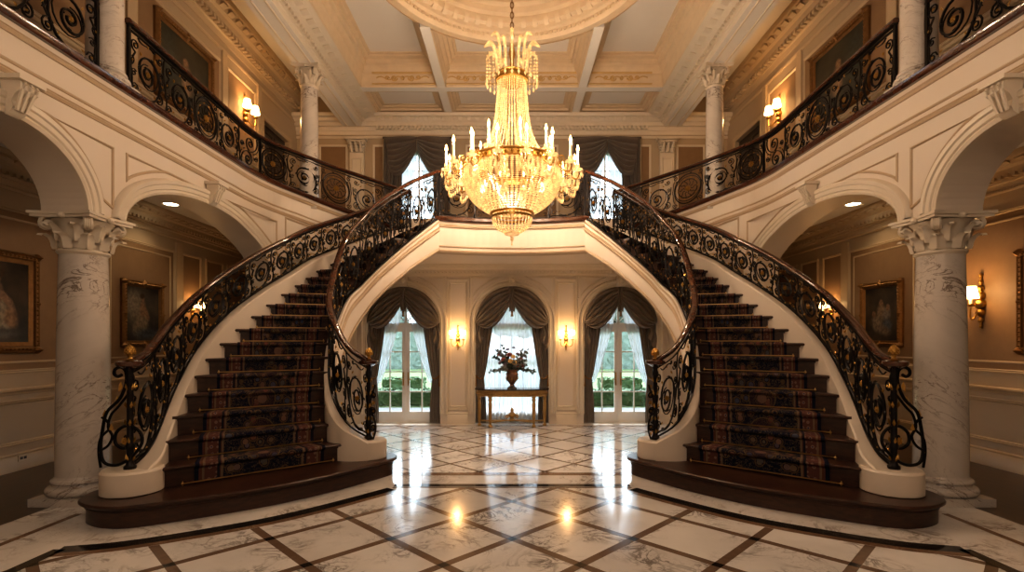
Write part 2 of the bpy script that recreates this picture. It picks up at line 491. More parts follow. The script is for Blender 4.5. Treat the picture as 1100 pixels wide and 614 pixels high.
M['shade'] = mat_glow('lit_fabric_shade', (1,.85,.6), (1,.60,.25), 9)
M['candle'] = mat_glow('ivory_candle', (.9,.8,.6), (1,.62,.25), .22)
M['crystal'] = mat_crystal('glowing_crystal', (1,.66,.29), .62)
M['crystal_dim'] = mat_crystal('faint_glow_crystal', (1,.66,.32), .35)
M['downlight'] = mat_glow('downlight_lens', (1,.9,.75), (1,.82,.55), 14)
M['tabletop'] = mat_marble('dark_table_marble', (.06,.055,.055), (.22,.2,.18), .1, 4, .6)
M['vase'] = simple('copper_lustre_urn', (.24,.13,.09), .25, .35, var=.3, scale=12)
M['leaf'] = simple('dusky_leaf', (.045,.065,.05), .6, var=.4, scale=20)
M['leafgrey'] = simple('grey_leaf', (.20,.215,.20), .6, var=.4, scale=20)
M['petal_cream'] = simple('cream_petal', (.72,.50,.22), .6, var=.15, scale=30)
M['petal_rose'] = simple('rose_petal', (.30,.10,.08), .6, var=.3, scale=30)
M['petal_blue'] = simple('mauve_petal', (.18,.15,.20), .6, var=.3, scale=30)
M['lawn'] = simple('lawn_grass', (.10,.14,.04), .9, var=.3, scale=3)
M['hedge'] = simple('hedge_leaf', (.055,.095,.032), .8, var=.6, scale=9, bump=.8)
M['tree'] = simple('tree_leaf', (.115,.150,.118), .8, var=.7, scale=3, bump=.8)
M['bark'] = simple('bark', (.09,.065,.045), .9, var=.3, scale=6)
M['terrace'] = simple('terrace_stone', (.14,.135,.13), .8, var=.15, scale=2)
M['plate'] = simple('outlet_plate', (.62,.52,.38), .4, var=.03)
# ------------------------------------------------------------------ camera
cam_d = bpy.data.cameras.new('camera'); cam = bpy.data.objects.new('camera', cam_d); COL.objects.link(cam)
cam_d.sensor_width = 36; cam_d.lens = 560/1100*36; cam_d.shift_y = 58/1100
cam.location = (0, 0, 2.0); cam.rotation_euler = (PI/2, 0, 0); cam_d.clip_start = .05; cam_d.clip_end = 400
SC.camera = cam

# ------------------------------------------------------------------ main levels
XA = 5.15         # arcade face
TH = .55          # arcade thickness
XW = 7.6          # aisle wall
XU = 6.2          # upper side wall
YB = 12.44        # lower back wall
YU = 15.0         # upper back wall
ZG = 5.32         # gallery floor along the sides
ZL = 4.45         # landing / bridge floor
ZS = 3.78         # ceiling under the bridge
YF = -3.0
YE = 15.2         # far end of the side aisles
SPR = 3.555       # arch springing

# ------------------------------------------------------------------ floor
mb = MB(); mb.quad((-5.52,YF,0),(5.52,YF,0),(5.52,YB+.4,0),(-5.52,YB+.4,0)); struct('floor', mb, M['marble_plain'], smooth=False)
for s, nm in ((-1,'floor_left'),(1,'floor_right')):
    mb = MB(); mb.quad((s*5.52,YF,0),(s*(XW+.1),YF,0),(s*(XW+.1),YE+.1,0),(s*5.52,YE+.1,0)); struct(nm, mb, M['floorwood'], smooth=False)

border = catmull([(-1.62,7.0),(-2.23,6.27),(-2.73,5.78),(-3.35,5.36),(-3.86,5.09),(-4.32,4.97)], 8)   # black line in front of the stairs
def offs(P, d):
    out = []
    for i, p in enumerate(P):
        a = P[max(i-1,0)]; b = P[min(i+1,len(P)-1)]; dx, dy = b[0]-a[0], b[1]-a[1]; L = math.hypot(dx,dy)
        out.append((p[0]-dy/L*d, p[1]+dx/L*d))
    return out
def ribbon(mb, P, d0, d1, z):
    A = offs(P, d0); B = offs(P, d1)
    for i in range(len(P)-1):
        mb.quad((*A[i],z),(*A[i+1],z),(*B[i+1],z),(*B[i],z))
def mir(P): return [(-x,y) for x,y in reversed(P)]
# front diamond field
left = [p for p in border]
front_poly = [(-4.45,4.4)] + list(reversed(offs(left, .18))) + [(-1.52,7.06),(1.52,7.06)] + [(-x,y) for x,y in offs(left,.18)] + [(4.45,4.4),(4.45,YF),(-4.45,YF)]
mb = MB(); o = mb.add([(x,y,.0016) for x,y in front_poly], [tuple(range(len(front_poly)))])
struct('floor_front_field', mb, M['tiles_front'], smooth=False)
mb = MB(); mb.quad((-3.3,7.86,.0016),(3.3,7.86,.0016),(3.3,YB-.25,.0016),(-3.3,YB-.25,.0016))
struct('floor_back_field', mb, M['tiles_back'], smooth=False)
tn = [0]
def trim(mb, mat, **k):
    tn[0] += 1
    return struct('trim_%d' % tn[0], mb, mat, **k)
mb = MB(); mb2 = MB()
for s in (0,1):
    P = border if s == 0 else mir(border)
    sg = 1 if s == 0 else 1
    ribbon(mb, P, -.085, .085, .003)
    ribbon(mb2, P, .085, .18, .003)
    x = -1 if s == 0 else 1
    mb.quad((x*4.32-.06,4.98,.003),(x*4.32+.06,4.98,.003),(x*4.50+.07,YF,.003),(x*4.50-.07,YF,.003))
    mb2.quad((x*4.98-.04,6.0,.003),(x*4.98+.04,6.0,.003),(x*5.15+.04,YF,.003),(x*5.15-.04,YF,.003))
mb.quad((-1.62,7.11,.0032),(1.62,7.11,.0032),(1.62,7.24,.0032),(-1.62,7.24,.0032))
mb2.quad((-1.62,7.04,.003),(1.62,7.04,.003),(1.62,7.08,.003),(-1.62,7.08,.003))
mb2.quad((-1.75,7.70,.0032),(1.75,7.70,.0032),(1.75,7.86,.0032),(-1.75,7.86,.0032))
mb2.quad((-3.3,YB-.32,.003),(3.3,YB-.32,.003),(3.3,YB-.24,.003),(-3.3,YB-.24,.003))
trim(mb, M['black_marble'], smooth=False); trim(mb2, M['brown_marble'], smooth=False)

# ------------------------------------------------------------------ moulding profiles (n, d)
P_FRAME = [(-.035,0),(-.03,.018),(-.012,.026),(0,.014),(.012,.022),(.024,.010),(.03,0)]
P_THIN = [(-.02,0),(-.015,.014),(0,.02),(.015,.012),(.02,0)]
P_RAIL = [(-.06,0),(-.055,.02),(-.02,.03),(0,.06),(.03,.065),(.045,.05),(.05,0)]
P_BASE = [(-.17,0),(-.17,.045),(.04,.045),(.06,.03),(.085,.035),(.10,.02),(.105,0)]
P_STRING = [(-.03,0),(-.028,.02),(0,.035),(.02,.022),(.03,.03),(.045,.012),(.05,0)]
def P_CORN(h, d):   # hung from v = 0 upwards is +n
    return [(-h,0),(-h,.04*d),(-h*.82,.10*d),(-h*.80,.18*d),(-h*.62,.22*d),(-h*.60,.42*d),(-h*.42,.46*d),(-h*.36,.62*d),(-h*.22,.70*d),(-h*.16,.92*d),(-h*.05,1.0*d),(0,1.0*d)]

def rect(u0, v0, u1, v1): return [(u0,v0),(u1,v0),(u1,v1),(u0,v1)]
def panel(mt, mf, F, u0, v0, u1, v1, prof=P_FRAME, fill=True):
    P = rect(u0,v0,u1,v1)
    mt.mold(F, P, prof, True)
    if fill and mf is not None: mf.quad(*[F(a,b,.004) for a,b in P])
def dentils(mb, F, u0, u1, v0, v1, d0, d1, step, w=.55):
    n = max(1, int((u1-u0)/step))
    for i in range(n):
        a = u0 + (u1-u0)*(i+.5-w/2)/n; b = u0 + (u1-u0)*(i+.5+w/2)/n
        mb.fbox(F, a, v0, d0, b, v1, d1)
def modillions(mb, F, u0, u1, v0, v1, d0, d1, step):
    """little leaf brackets of a cornice"""
    n = max(1, int((u1-u0)/step))
    for i in range(n):
        c = u0 + (u1-u0)*(i+.5)/n; w = step*.28
        h = v1-v0
        A = [(v1,d0),(v1,d1),(v1-h*.25,d1*1.0),(v1-h*.55,d1*.78),(v1-h*.8,d1*.5),(v0,d0*1.05)]
        o = len(mb.v)
        for uu in (c-w, c+w):
            for vv, dd in A: mb.v.append(tuple(F(uu, vv, dd)))
        k = len(A)
        mb.f.append(tuple(o+i2 for i2 in range(k))); mb.f.append(tuple(o+k+i2 for i2 in reversed(range(k))))
        for i2 in range(k-1): mb.f.append((o+i2, o+k+i2, o+k+i2+1, o+i2+1))

def arch_pts(c, half, spr, rise, n=28, grow=0.0):
    return [(c + (half+grow)*cos(PI - PI*i/n), spr + (rise+grow)*sin(PI*i/n)) for i in range(n+1)]

def arch_wall(mb, F, s0, s1, openings, ztop, base, th, step=.25, extra=()):
    """wall in surface F with arched openings (centre, half, spring, rise); zlow polyline also gets jambs and soffit"""
    ss = set([s0, s1]) | set(extra)
    n = max(1, int((s1-s0)/step))
    for i in range(n+1): ss.add(s0 + (s1-s0)*i/n)
    lows = []
    for (c, h, sp, ri) in openings:
        ss = {x for x in ss if not (c-h-1e-6 < x < c+h+1e-6) }
    for x in ss: lows.append((x, 0, base(x)))
    for (c, h, sp, ri) in openings:
        lows.append((c-h, -1, base(c-h-1e-4))); lows.append((c+h, 99, base(c+h+1e-4)))
        for i in range(33):
            lows.append((c - h*cos(PI*i/32), i, sp + ri*sin(PI*i/32)))
    lows.sort(key=lambda q: (round(q[0],5), q[1]))
    for (a, _, za), (b, _, zb) in zip(lows, lows[1:]):
        mb.quad(F(a,za,0), F(b,zb,0), F(b,zb,-th), F(a,za,-th))
        if b - a > 1e-5:
            mb.quad(F(a,za,0), F(b,zb,0), F(b,ztop(b),0), F(a,ztop(a),0))
            mb.quad(F(b,zb,-th), F(a,za,-th), F(a,ztop(a),-th), F(b,ztop(b),-th))
            mb.quad(F(a,ztop(a),0), F(b,ztop(b),0), F(b,ztop(b),-th), F(a,ztop(a),-th))

# ------------------------------------------------------------------ side galleries: arcade wall following a plan curve
edge_ctrl = [(-XA,10.3,ZG),(-5.02,10.95,5.30),(-4.62,11.38,5.19),(-4.04,11.68,5.0),(-3.2,11.92,4.73),(-2.3,12.05,ZL)]
edge = [(-XA,YF,ZG),(-XA,0,ZG),(-XA,5,ZG),(-XA,9.0,ZG)] + catmull([(-XA,9.6,ZG)]+edge_ctrl, 8)
EP = Path(edge)
def FA(s, z, d):
    p = EP.at(s); n = EP.nrm(s)      # travel is +Y so right = +X = hall side
    return (p.x + n.x*d, p.y + n.y*d, z)
def ztopA(s): return EP.at(s).z
def SY(y): return y - YF            # arc length of a station on the straight part
A1 = (SY(5.34), .97, SPR, .75); A2 = (SY(8.87), 1.95, SPR, .75)
def baseA(s):
    if s < SY(4.37)+1e-3: return 0.0
    if s < SY(10.84): return SPR
    if s < SY(11.15): return 0.0
    return ZS
mb = MB(); arch_wall(mb, FA, 0, EP.len, [A1, A2], ztopA, baseA, TH, .2, extra=(SY(4.36),SY(10.84),SY(10.845),SY(11.15),SY(11.155)))
arcL = struct('wall_left_arcade', mb, M['plaster'])
mt = MB()
P_ARCH = [(-.005,-.02),(-.005,.03),(.03,.045),(.06,.03),(.075,.05),(.13,.05),(.145,.07),(.19,.075),(.215,.05),(.225,0)]
for A in (A1, A2): mt.mold(FA, arch_pts(*A, n=40), P_ARCH)
ma = mt; mt = MB()
# spandrel frames
def arc_part(A, grow, t0, t1, n=12):
    c, h, sp, ri = A
    return [(c-(h+grow)*cos(PI*(t0+(t1-t0)*i/n)), sp+(ri+grow)*sin(PI*(t0+(t1-t0)*i/n))) for i in range(n+1)]
pier = SY(6.62)
sp1 = arc_part(A1, .27, .56, .93, 16); sp1 = sp1 + [(SY(6.72),3.70),(SY(6.72),4.47)]
mt.mold(FA, [(a, min(b,4.50)) for a,b in sp1], P_THIN, True)
sp2 = [(SY(6.97),4.48),(SY(6.97),4.14)] + arc_part(A2, .33, .195, .44, 14)
mt.mold(FA, [(a, min(b,4.50)) for a,b in sp2], P_THIN, True)
sp3 = arc_part(A2, .33, .56, .93, 14) + [(SY(11.05),3.9),(SY(11.05),4.5)]
mt.mold(FA, [(a, min(b,4.52)) for a,b in sp3], P_THIN, True)
for k in range(3):
    s0 = SY(11.25)+k*.95; s1 = s0+.75
    if s1 < EP.len-.1:
        zt = lambda s: ztopA(s)-.62
        mt.mold(FA, [(s0,ZS+.12),(s1,ZS+.12),(s1,max(ZS+.16,zt(s1)-.02)),(s0,max(ZS+.2,zt(s0)-.02))], P_THIN, True)
# string courses follow the gallery edge
SS = [EP.len*i/120 for i in range(121)]
for off, pr in ((-.15,P_STRING),(-.46,P_THIN),(-.58,P_STRING)):
    mt.mold(FA, [(s, max(ztopA(s)+off, ZS+.06)) for s in SS if ztopA(s)+off > ZS+.05], pr)
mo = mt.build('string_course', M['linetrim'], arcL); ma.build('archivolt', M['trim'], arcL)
mn = MB()
mn.mold(FA, [(s, ztopA(s)) for s in SS], [(-.045,-.02),(-.045,.05),(-.02,.075),(.03,.085),(.05,.06),(.055,-TH-.02)])
mn.build('edge_nosing', M['rail'], arcL)
def keystone(A):
    c, h, sp, ri = A; z0 = sp+ri-.02; z1 = z0+.34
    mb = MB()
    prof = [(z0,.03),(z0+.03,.09),(z0+.08,.12),(z0+.14,.11),(z0+.20,.15),(z0+.25,.21),(z0+.30,.22),(z1,.20),(z1,.02)]
    k = len(prof)
    for w0, w1 in ((-1,1),):
        o = len(mb.v)
        for sgn in (-1, 1):
            for i, (z, d) in enumerate(prof): mb.v.append(FA(c + sgn*(.075+.05*i/k), z, d))
        mb.f.append(tuple(o+i for i in range(k))); mb.f.append(tuple(o+k+i for i in reversed(range(k))))
        for i in range(k): mb.f.append((o+i, o+k+i, o+k+(i+1)%k, o+(i+1)%k))
    for sgn in (-1, 0, 1):
        mb.tube([FA(c+sgn*(.05+.02*i/4), z0+.05+.06*i, .125+.022*i) for i in range(5)], .018, 5)
        mb.tube([FA(c+sgn*.065, z1-.05+.03*sin(a), .215+.02*cos(a)) for a in (0,1,2,3,4,5,6)], .014, 5)
    mb.fbox(FA, c-.15, z1-.01, -.01, c+.15, z1+.035, .25)
    return mb.build('keystone', M['trim'], arcL)
keystone(A1); keystone(A2)
mirrored(arcL); 
for o in COL.objects:
    if o.name == 'wall_left_arcade.001': o.name = 'wall_right_arcade'; WLOC[o.name] = WLOC['wall_left_arcade']

# gallery floor slabs (top follows the edge, underside over the aisle is the aisle ceiling)
def slab(sgn, nm):
    mb = MB(); out = []
    n = 60; st = [EP.len*i/n for i in range(n+1)]
    y1 = SY(10.3)
    for s in st:
        p = EP.at(s); q = EP.at(s) - EP.nrm(s)*.1
        if s <= y1: w = (-XU-.1, p.y)
        else:
            t = (s-y1)/(EP.len-y1)
            w = (-XU-.1, lerp(10.3, YU+.1, t/.45)) if t < .45 else (lerp(-XU-.1, -2.3, (t-.45)/.55), YU+.1)
        out.append(((q.x, q.y, p.z-.005), (w[0], w[1], p.z-.005)))
    for (a, b), (c, d) in zip(out, out[1:]):
        mb.quad(*[(sgn*x*-1 if sgn > 0 else x, y, z) for x, y, z in (a, b, d, c)])
        mb.quad(*[(sgn*x*-1 if sgn > 0 else x, y, z-.3) for x, y, z in (a, b, d, c)])
    return struct(nm, mb, M['floorwood'], smooth=False)
slab(-1, 'floor_left_gallery'); slab(1, 'floor_right_gallery')

# ------------------------------------------------------------------ aisle walls, ceilings under galleries
def FAW(u, v, d): return (-XW + d, u, v)
def shell(nm, F, u0, u1, v0, v1, mat, th=.2):
    mb = MB(); mb.fbox(F, u0, v0, -th, u1, v1, 0); return struct(nm, mb, mat, smooth=False)
ZA = 4.75
wl = shell('wall_left', FAW, YF, YE+.2, 0, ZA, M['dimtanwall'])
mt, mf = MB(), MB()
cols = [(-2.6,.6),(.9,3.6),(3.95,6.35),(6.8,9.25),(9.72,11.72),(12.02,12.70),(12.96,13.66),(13.92,14.9)]
for a, b in cols:
    panel(mt, mf, FAW, a, 1.52, b, 3.98)
    panel(mt, None, FAW, a+.06, .42, b-.06, 1.05)
    if b-a > 1: mt.mold(FAW, rect(a+.14,1.66,b-.14,3.84), P_THIN, True)
mt.mold(FAW, [(YF,1.22),(YE,1.22)], P_RAIL)
mt.mold(FAW, [(YF,4.3),(YE,4.3)], P_STRING)
mt.mold(FAW, [(YF,ZA),(YE,ZA)], P_CORN(.42,.34))
dentils(mt, FAW, YF, YE, ZA-.30, ZA-.22, .05, .15, .11)
modillions(mt, FAW, YF, YE, ZA-.17, ZA-.09, .1, .28, .26)
for y in (6.58, 9.48, 11.86):
    mt.fbox(FAW, y-.11, 1.3, 0, y+.11, 4.2, .04)
    mt.mold(FAW, rect(y-.07,1.4,y+.07,4.1), P_THIN, True)
mt.build('wall_moulding', M['dimtantrim'], wl); mf.build('fabric_field', M['wallfab'], wl, smooth=False)
wr = mirrored(wl); wr.name = 'wall_right'; WLOC['wall_right'] = WLOC['wall_left']
mb = MB(); mb.mold(FAW, [(YF,.17),(YE,.17)], P_BASE); bl = struct('baseboard_left', mb, M['dimtantrim'])
br = mirrored(bl); br.name = 'baseboard_right'
for s, nm in ((-1,'ceiling_left_aisle'),(1,'ceiling_right_aisle')):
    mb = MB(); xs = sorted((s*XW, s*(XA+TH))); mb.box(xs[0]-.0, YF, ZA, xs[1], YE+.1, ZA+.15); struct(nm, mb, M['ceil'], smooth=False)
# cornice on the aisle side of the arcade
mb = MB()
for x, dd in ((-(XA+TH), -1),):
    F = lambda u, v, d: (x - d, u, v)
    mb.mold(F, [(YF,ZA),(10.7,ZA)], P_CORN(.34,.26))
t1 = trim(mb, M['trim'])
mirrored(t1).name = 'trim_90'

# ------------------------------------------------------------------ lower back wall with three tall arches
def FB(u, v, d): return (u, YB - d, v)
BO = [(-2.58,.87,2.40,.87),(0,.88,2.40,.88),(2.58,.87,2.40,.87)]
mb = MB(); arch_wall(mb, FB, -5.7, 5.7, BO, lambda x: 4.9, lambda x: 0.0, .42, .5)
wb = struct('wall_back', mb, M['plaster'], smooth=False)
mt = MB()
P_BARCH = [(-.01,-.02),(-.01,.03),(.03,.045),(.05,.03),(.10,.035),(.12,.06),(.16,.06),(.175,0)]
for c, h, sp, ri in BO:
    P = [(c-h,.24)] + arch_pts(c,h,sp,ri,30) + [(c+h,.24)]
    mt.mold(FB, P, P_BARCH)
    mt.fbox(FB, c-.09, sp+ri+.0, 0, c+.09, sp+ri+.26, .12)
    mt.ball((c, YB-.13, sp+ri+.13), .07, 8, 6)
    for sg in (-1, 1):
        mt.mold(FB, [(c+sg*.30, 3.50),(c+sg*1.02,3.50),(c+sg*1.02,3.0)]+[(c+sg*(h+.27)*cos(a), sp+(h+.27)*sin(a)) for a in (.55,.75,.95,1.12,1.27)], P_THIN, True)
for c in (-1.29, 1.29):
    mt.mold(FB, rect(c-.24,.36,c+.24,3.42), P_FRAME, True)
    mt.mold(FB, rect(c-.19,.42,c+.19,3.36), P_THIN, True)
    for sg in (-1,1): mt.fbox(FB, c+sg*.33-.02, .25, 0, c+sg*.33+.02, 3.5, .03)
for sg in (-1, 1):
    for a, b in ((3.75,4.9),):
        mt.mold(FB, rect(min(sg*a,sg*b),1.5,max(sg*a,sg*b),3.4), P_FRAME, True)
        mt.mold(FB, rect(min(sg*a,sg*b),.4,max(sg*a,sg*b),1.05), P_FRAME, True)
mt.mold(FB, [(-XA-.1,ZS),(XA+.1,ZS)], P_CORN(.27,.22)); dentils(mt, FB, -XA, XA, ZS-.19, ZS-.14, .04, .10, .09)
modillions(mt, FB, -XA, XA, ZS-.11, ZS-.055, .07, .18, .2)
mt.build('wall_moulding', M['trim'], wb)
mb = MB(); edges = [-5.65, BO[0][0]-.87-.17, BO[0][0]+.87+.17, -.88-.17, .88+.17, BO[2][0]-.87-.17, BO[2][0]+.87+.17, 5.65]
for i in range(0, 8, 2): mb.mold(FB, [(edges[i],.17),(edges[i+1],.17)], P_BASE)
struct('baseboard_back', mb, M['trim'])

for s, nm in ((-1,'left'),(1,'right')):
    x0, x1 = sorted((s*5.55, s*5.75)); mb = MB(); mb.box(x0, YB+.42, 0, x1, YE+.2, ZA); struct('wall_%s_aisle' % nm, mb, M['dimtanwall'], smooth=False)
    x0, x1 = sorted((s*5.75, s*(XW+.2))); mb = MB(); mb.box(x0, YE, 0, x1, YE+.2, ZA); e = struct('wall_%s_end' % nm, mb, M['dimtanwall'], smooth=False)
    FE = lambda u, v, d: (u, YE-d, v); m2 = MB(); m2.mold(FE, [(x0,ZA),(x1,ZA)], P_CORN(.42,.34)); m2.mold(FE, [(x0,1.22),(x1,1.22)], P_RAIL); m2.mold(FE, [(x0,.17),(x1,.17)], P_BASE)
    m2.mold(FE, rect(x0+.3,1.5,x1-.3,3.98), P_FRAME, True); m2.build('wall_moulding', M['dimtantrim'], e)
# ------------------------------------------------------------------ bridge and its ceiling
def bridge_y(x): return 10.5 + .30*(1-(x/1.54)**2)
BX = [(-1.54 + 3.08*i/20) for i in range(21)]
mb = MB()
def FBR(u, v, d): return (u, bridge_y(max(-1.54,min(1.54,u))) - d, v)
for a, b in zip(BX, BX[1:]):
    mb.quad(FBR(a,ZS,0), FBR(b,ZS,0), FBR(b,ZL,0), FBR(a,ZL,0))
    mb.quad(FBR(a,ZL,0), FBR(b,ZL,0), (b,YU+.1,ZL), (a,YU+.1,ZL))
    mb.quad(FBR(a,ZS,0), FBR(b,ZS,0), (b,YB,ZS), (a,YB,ZS))
for s in (-1, 1):
    mb.quad((s*1.54,10.5,ZL),(s*2.32,12.05,ZL),(s*2.32,YU+.1,ZL),(s*1.54,YU+.1,ZL))
    mb.quad((s*1.54,10.5,ZS),(s*2.32,12.05,ZS),(s*2.32,YB,ZS),(s*1.54,YB,ZS))
brg = struct('ceiling_bridge', mb, M['plaster'])
mt = MB()
mt.mold(FBR, [(x, ZL-.14) for x in BX], P_STRING); mt.mold(FBR, [(x, ZS+.12) for x in BX], P_THIN)
mt.mold(FBR, [(x, ZS) for x in BX], [(-.004,-.25),(-.004,.02),(.03,.035),(.05,.02),(.055,0)])
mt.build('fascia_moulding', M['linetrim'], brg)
mt = MB(); mt.mold(FBR, [(x, ZL) for x in BX], [(-.05,-.01),(-.05,.04),(-.02,.07),(.03,.075),(.05,.05),(.055,-.2)])
mt.build('edge_nosing', M['rail'], brg)
mb = MB()
for s in (-1,1):
    for i in range(30):
        s0, s1 = lerp(SY(10.85), EP.len, i/30), lerp(SY(10.85), EP.len, (i+1)/30)
        a = FA(s0,ZS,-TH+.02); b = FA(s1,ZS,-TH+.02)
        P = [a, b, (b[0],YB,ZS), (a[0],YB,ZS)]
        mb.quad(*[(p[0] if s < 0 else -p[0], p[1], p[2]+.001) for p in P])
struct('ceiling_under_landing', mb, M['ceil'], smooth=False)

# ------------------------------------------------------------------ upper walls
def FU(u, v, d): return (-XU + d, u, v)
ZC = 8.99
DY0, DY1 = 13.0, 14.45
mb = MB()
mb.fbox(FU, YF, ZG-.02, -.2, DY0, ZC, 0); mb.fbox(FU, DY1, ZL-.1, -.2, YU+.1, ZC, 0); mb.fbox(FU, DY0, 7.48, -.2, DY1, ZC, 0)
ul = struct('wall_upper_left', mb, M['dimtanwall'], smooth=False)
mt, mf = MB(), MB()
for a, b in ((3.2,5.2),(5.6,8.3),(8.6,11.05),(11.35,12.55)):
    panel(mt, mf, FU, a, 6.25 if b > 3 else 6.2, b, 7.92)
    panel(mt, None, FU, a+.05, 5.55, b-.05, 6.0)
for y in (5.4, 8.45, 11.2, 12.75): mt.fbox(FU, y-.09, 5.4, 0, y+.09, 8.2, .04)
mt.mold(FU, [(YF,6.12),(DY0-.12,6.12)], P_RAIL); mt.mold(FU, [(YF,8.2),(YU,8.2)], P_STRING)
mt.mold(FU, [(YF,ZC),(YU,ZC)], P_CORN(.60,.42))
dentils(mt, FU, YF, YU, ZC-.46, ZC-.38, .08, .18, .14); modillions(mt, FU, YF, YU, ZC-.26, ZC-.12, .15, .36, .30)
mt.mold(FU, [(DY0,ZL),(DY0,7.48),(DY1,7.48),(DY1,ZL)], [(0,0),(0,.03),(.05,.05),(.1,.03),(.13,.04),(.14,0)])
mt.build('wall_moulding', M['dimtantrim'], ul); mf.build('fabric_field', M['wallfab'], ul, smooth=False)
ur = mirrored(ul); ur.name = 'wall_upper_right'
# dark doors at the far end of the galleries
mb = MB(); mb.fbox(FU, DY0, ZL-.05, -.16, DY1, 7.48, -.10)
d3 = struct('door_3', mb, M['darkwood'], smooth=False)
mb = MB()
for a, b in ((DY0+.1,DY0+.63),(DY0+.82,DY1-.1)):
    for v0, v1 in ((4.8,5.6),(5.75,7.3)): mb.mold(lambda u,v,d: (-XU-.10+d,u,v), rect(a,v0,b,v1), P_FRAME, True)
mb.build('door_panel', M['darkwood'], d3)
mb = MB(); mb.lathe([(.0,0),(.03,.0),(.03,.02),(.0,.05)], (-XU-.10, DY0+.70, 5.5), 10); mb.ball((-XU-.05, DY0+.70, 5.5), .04, 10, 6); mb.build('door_handle', M['brass'], d3)
d4 = mirrored(d3); d4.name = 'door_4'

def FUB(u, v, d): return (u, YU - d, v)
WX, WH, WZ0, WZ1 = 2.70, .68, 4.62, 7.45
mb = MB(); xs = [-XU-.2, -WX-WH, -WX+WH, WX-WH, WX+WH, XU+.2]
for i in range(0, 6, 2): mb.fbox(FUB, xs[i], ZS, -.3, xs[i+1], ZC, 0)
for c in (-WX, WX):
    mb.fbox(FUB, c-WH, ZS, -.3, c+WH, WZ0, 0); mb.fbox(FUB, c-WH, WZ1, -.3, c+WH, ZC, 0)
ub = struct('wall_upper_back', mb, M['dimtanwall'], smooth=False)
mt, mf = MB(), MB()
for sg in (-1, 1):
    for a, b in ((4.76,5.52),(3.70,3.97)):
        panel(mt, mf, FUB, min(sg*a,sg*b), 5.0, max(sg*a,sg*b), 7.58)
    # pilaster with capital
    c = sg*4.44
    mt.fbox(FUB, c-.20, ZL, 0, c+.20, 7.35, .09); mt.mold(lambda u,v,d: (u,YU-.09-d,v), rect(c-.13,5.0,c+.13,7.2), P_THIN, True)
    for i in range(5):
        w = .20+.05*i/4; mt.fbox(FUB, c-w, 7.36+.07*i, 0, c+w, 7.41+.07*i, .10+.02*i)
    for k in (-1,0,1):
        mt.tube([FUB(c+k*.13, 7.36+.06*i, .12+.012*i*i) for i in range(5)], .04, 6, radii=[.045,.05,.045,.04,.03])
        for zz in (7.46,): pass
    for k in (-1,1): mt.tube([FUB(c+k*.2+.055*cos(a)*(1-a/9), 7.64+.055*sin(a)*(1-a/9), .19) for a in [i*.6 for i in range(12)]], .02, 5)
    mt.fbox(FUB, c-.30, 7.71, 0, c+.30, 7.77, .22)
panel(mt, mf, FUB, -1.3, 5.0, 1.3, 7.58)
mt.mold(FUB, [(-XU,8.4),(XU,8.4)], P_CORN(.50,.36))
dentils(mt, FUB, -3.9, 3.9, 8.4-.38, 8.4-.31, .06, .15, .12); modillions(mt, FUB, -3.9, 3.9, 8.4-.22, 8.4-.1, .12, .30, .24)
mt.mold(FUB, [(-XU,7.82),(XU,7.82)], P_STRING)
mt.build('wall_moulding', M['trim'], ub); mf.build('fabric_field', M['wallfab'], ub, smooth=False)

mb = MB(); mb.box(-XW-.1, YF-.2, 0, XW+.1, YF, 9.2); struct('wall_front', mb, M['plaster'], smooth=False)

# ------------------------------------------------------------------ main ceiling
ZB, ZT = 8.4, 9.1
XB0, XB1, XI = 4.82, 4.32, 3.82
CY, CR = 8.77, 2.53
mb = MB()
# flat ceiling with a round hole, as radial quads
def rectray(a):
    dx, dy = cos(a), sin(a); t = 1e9
    if dx > 1e-9: t = min(t, XI/dx)
    if dx < -1e-9: t = min(t, -XI/dx)
    if dy > 1e-9: t = min(t, (YU-CY)/dy)
    if dy < -1e-9: t = min(t, (YF-CY)/dy)
    return (dx*t, CY+dy*t)
ang = sorted(set([2*PI*i/96 for i in range(96)] + [math.atan2(y-CY, x) % (2*PI) for x in (-XI,XI) for y in (YF,YU)]))
for a, b in zip(ang, ang[1:]+[ang[0]+2*PI]):
    p, q = rectray(a), rectray(b); r = 2.42
    mb.quad((r*cos(a),CY+r*sin(a),ZT),(p[0],p[1],ZT),(q[0],q[1],ZT),(r*cos(b),CY+r*sin(b),ZT))
cl = struct('ceiling', mb, M['ceil'], smooth=False)
for s in (-1,1):
    mb = MB(); x0, x1 = sorted((s*XB0, s*(XU+.1))); mb.box(x0, YF, ZC, x1, YU, ZC+.1)
    struct('ceiling_left_gallery' if s < 0 else 'ceiling_right_gallery', mb, M['ceil'], smooth=False)
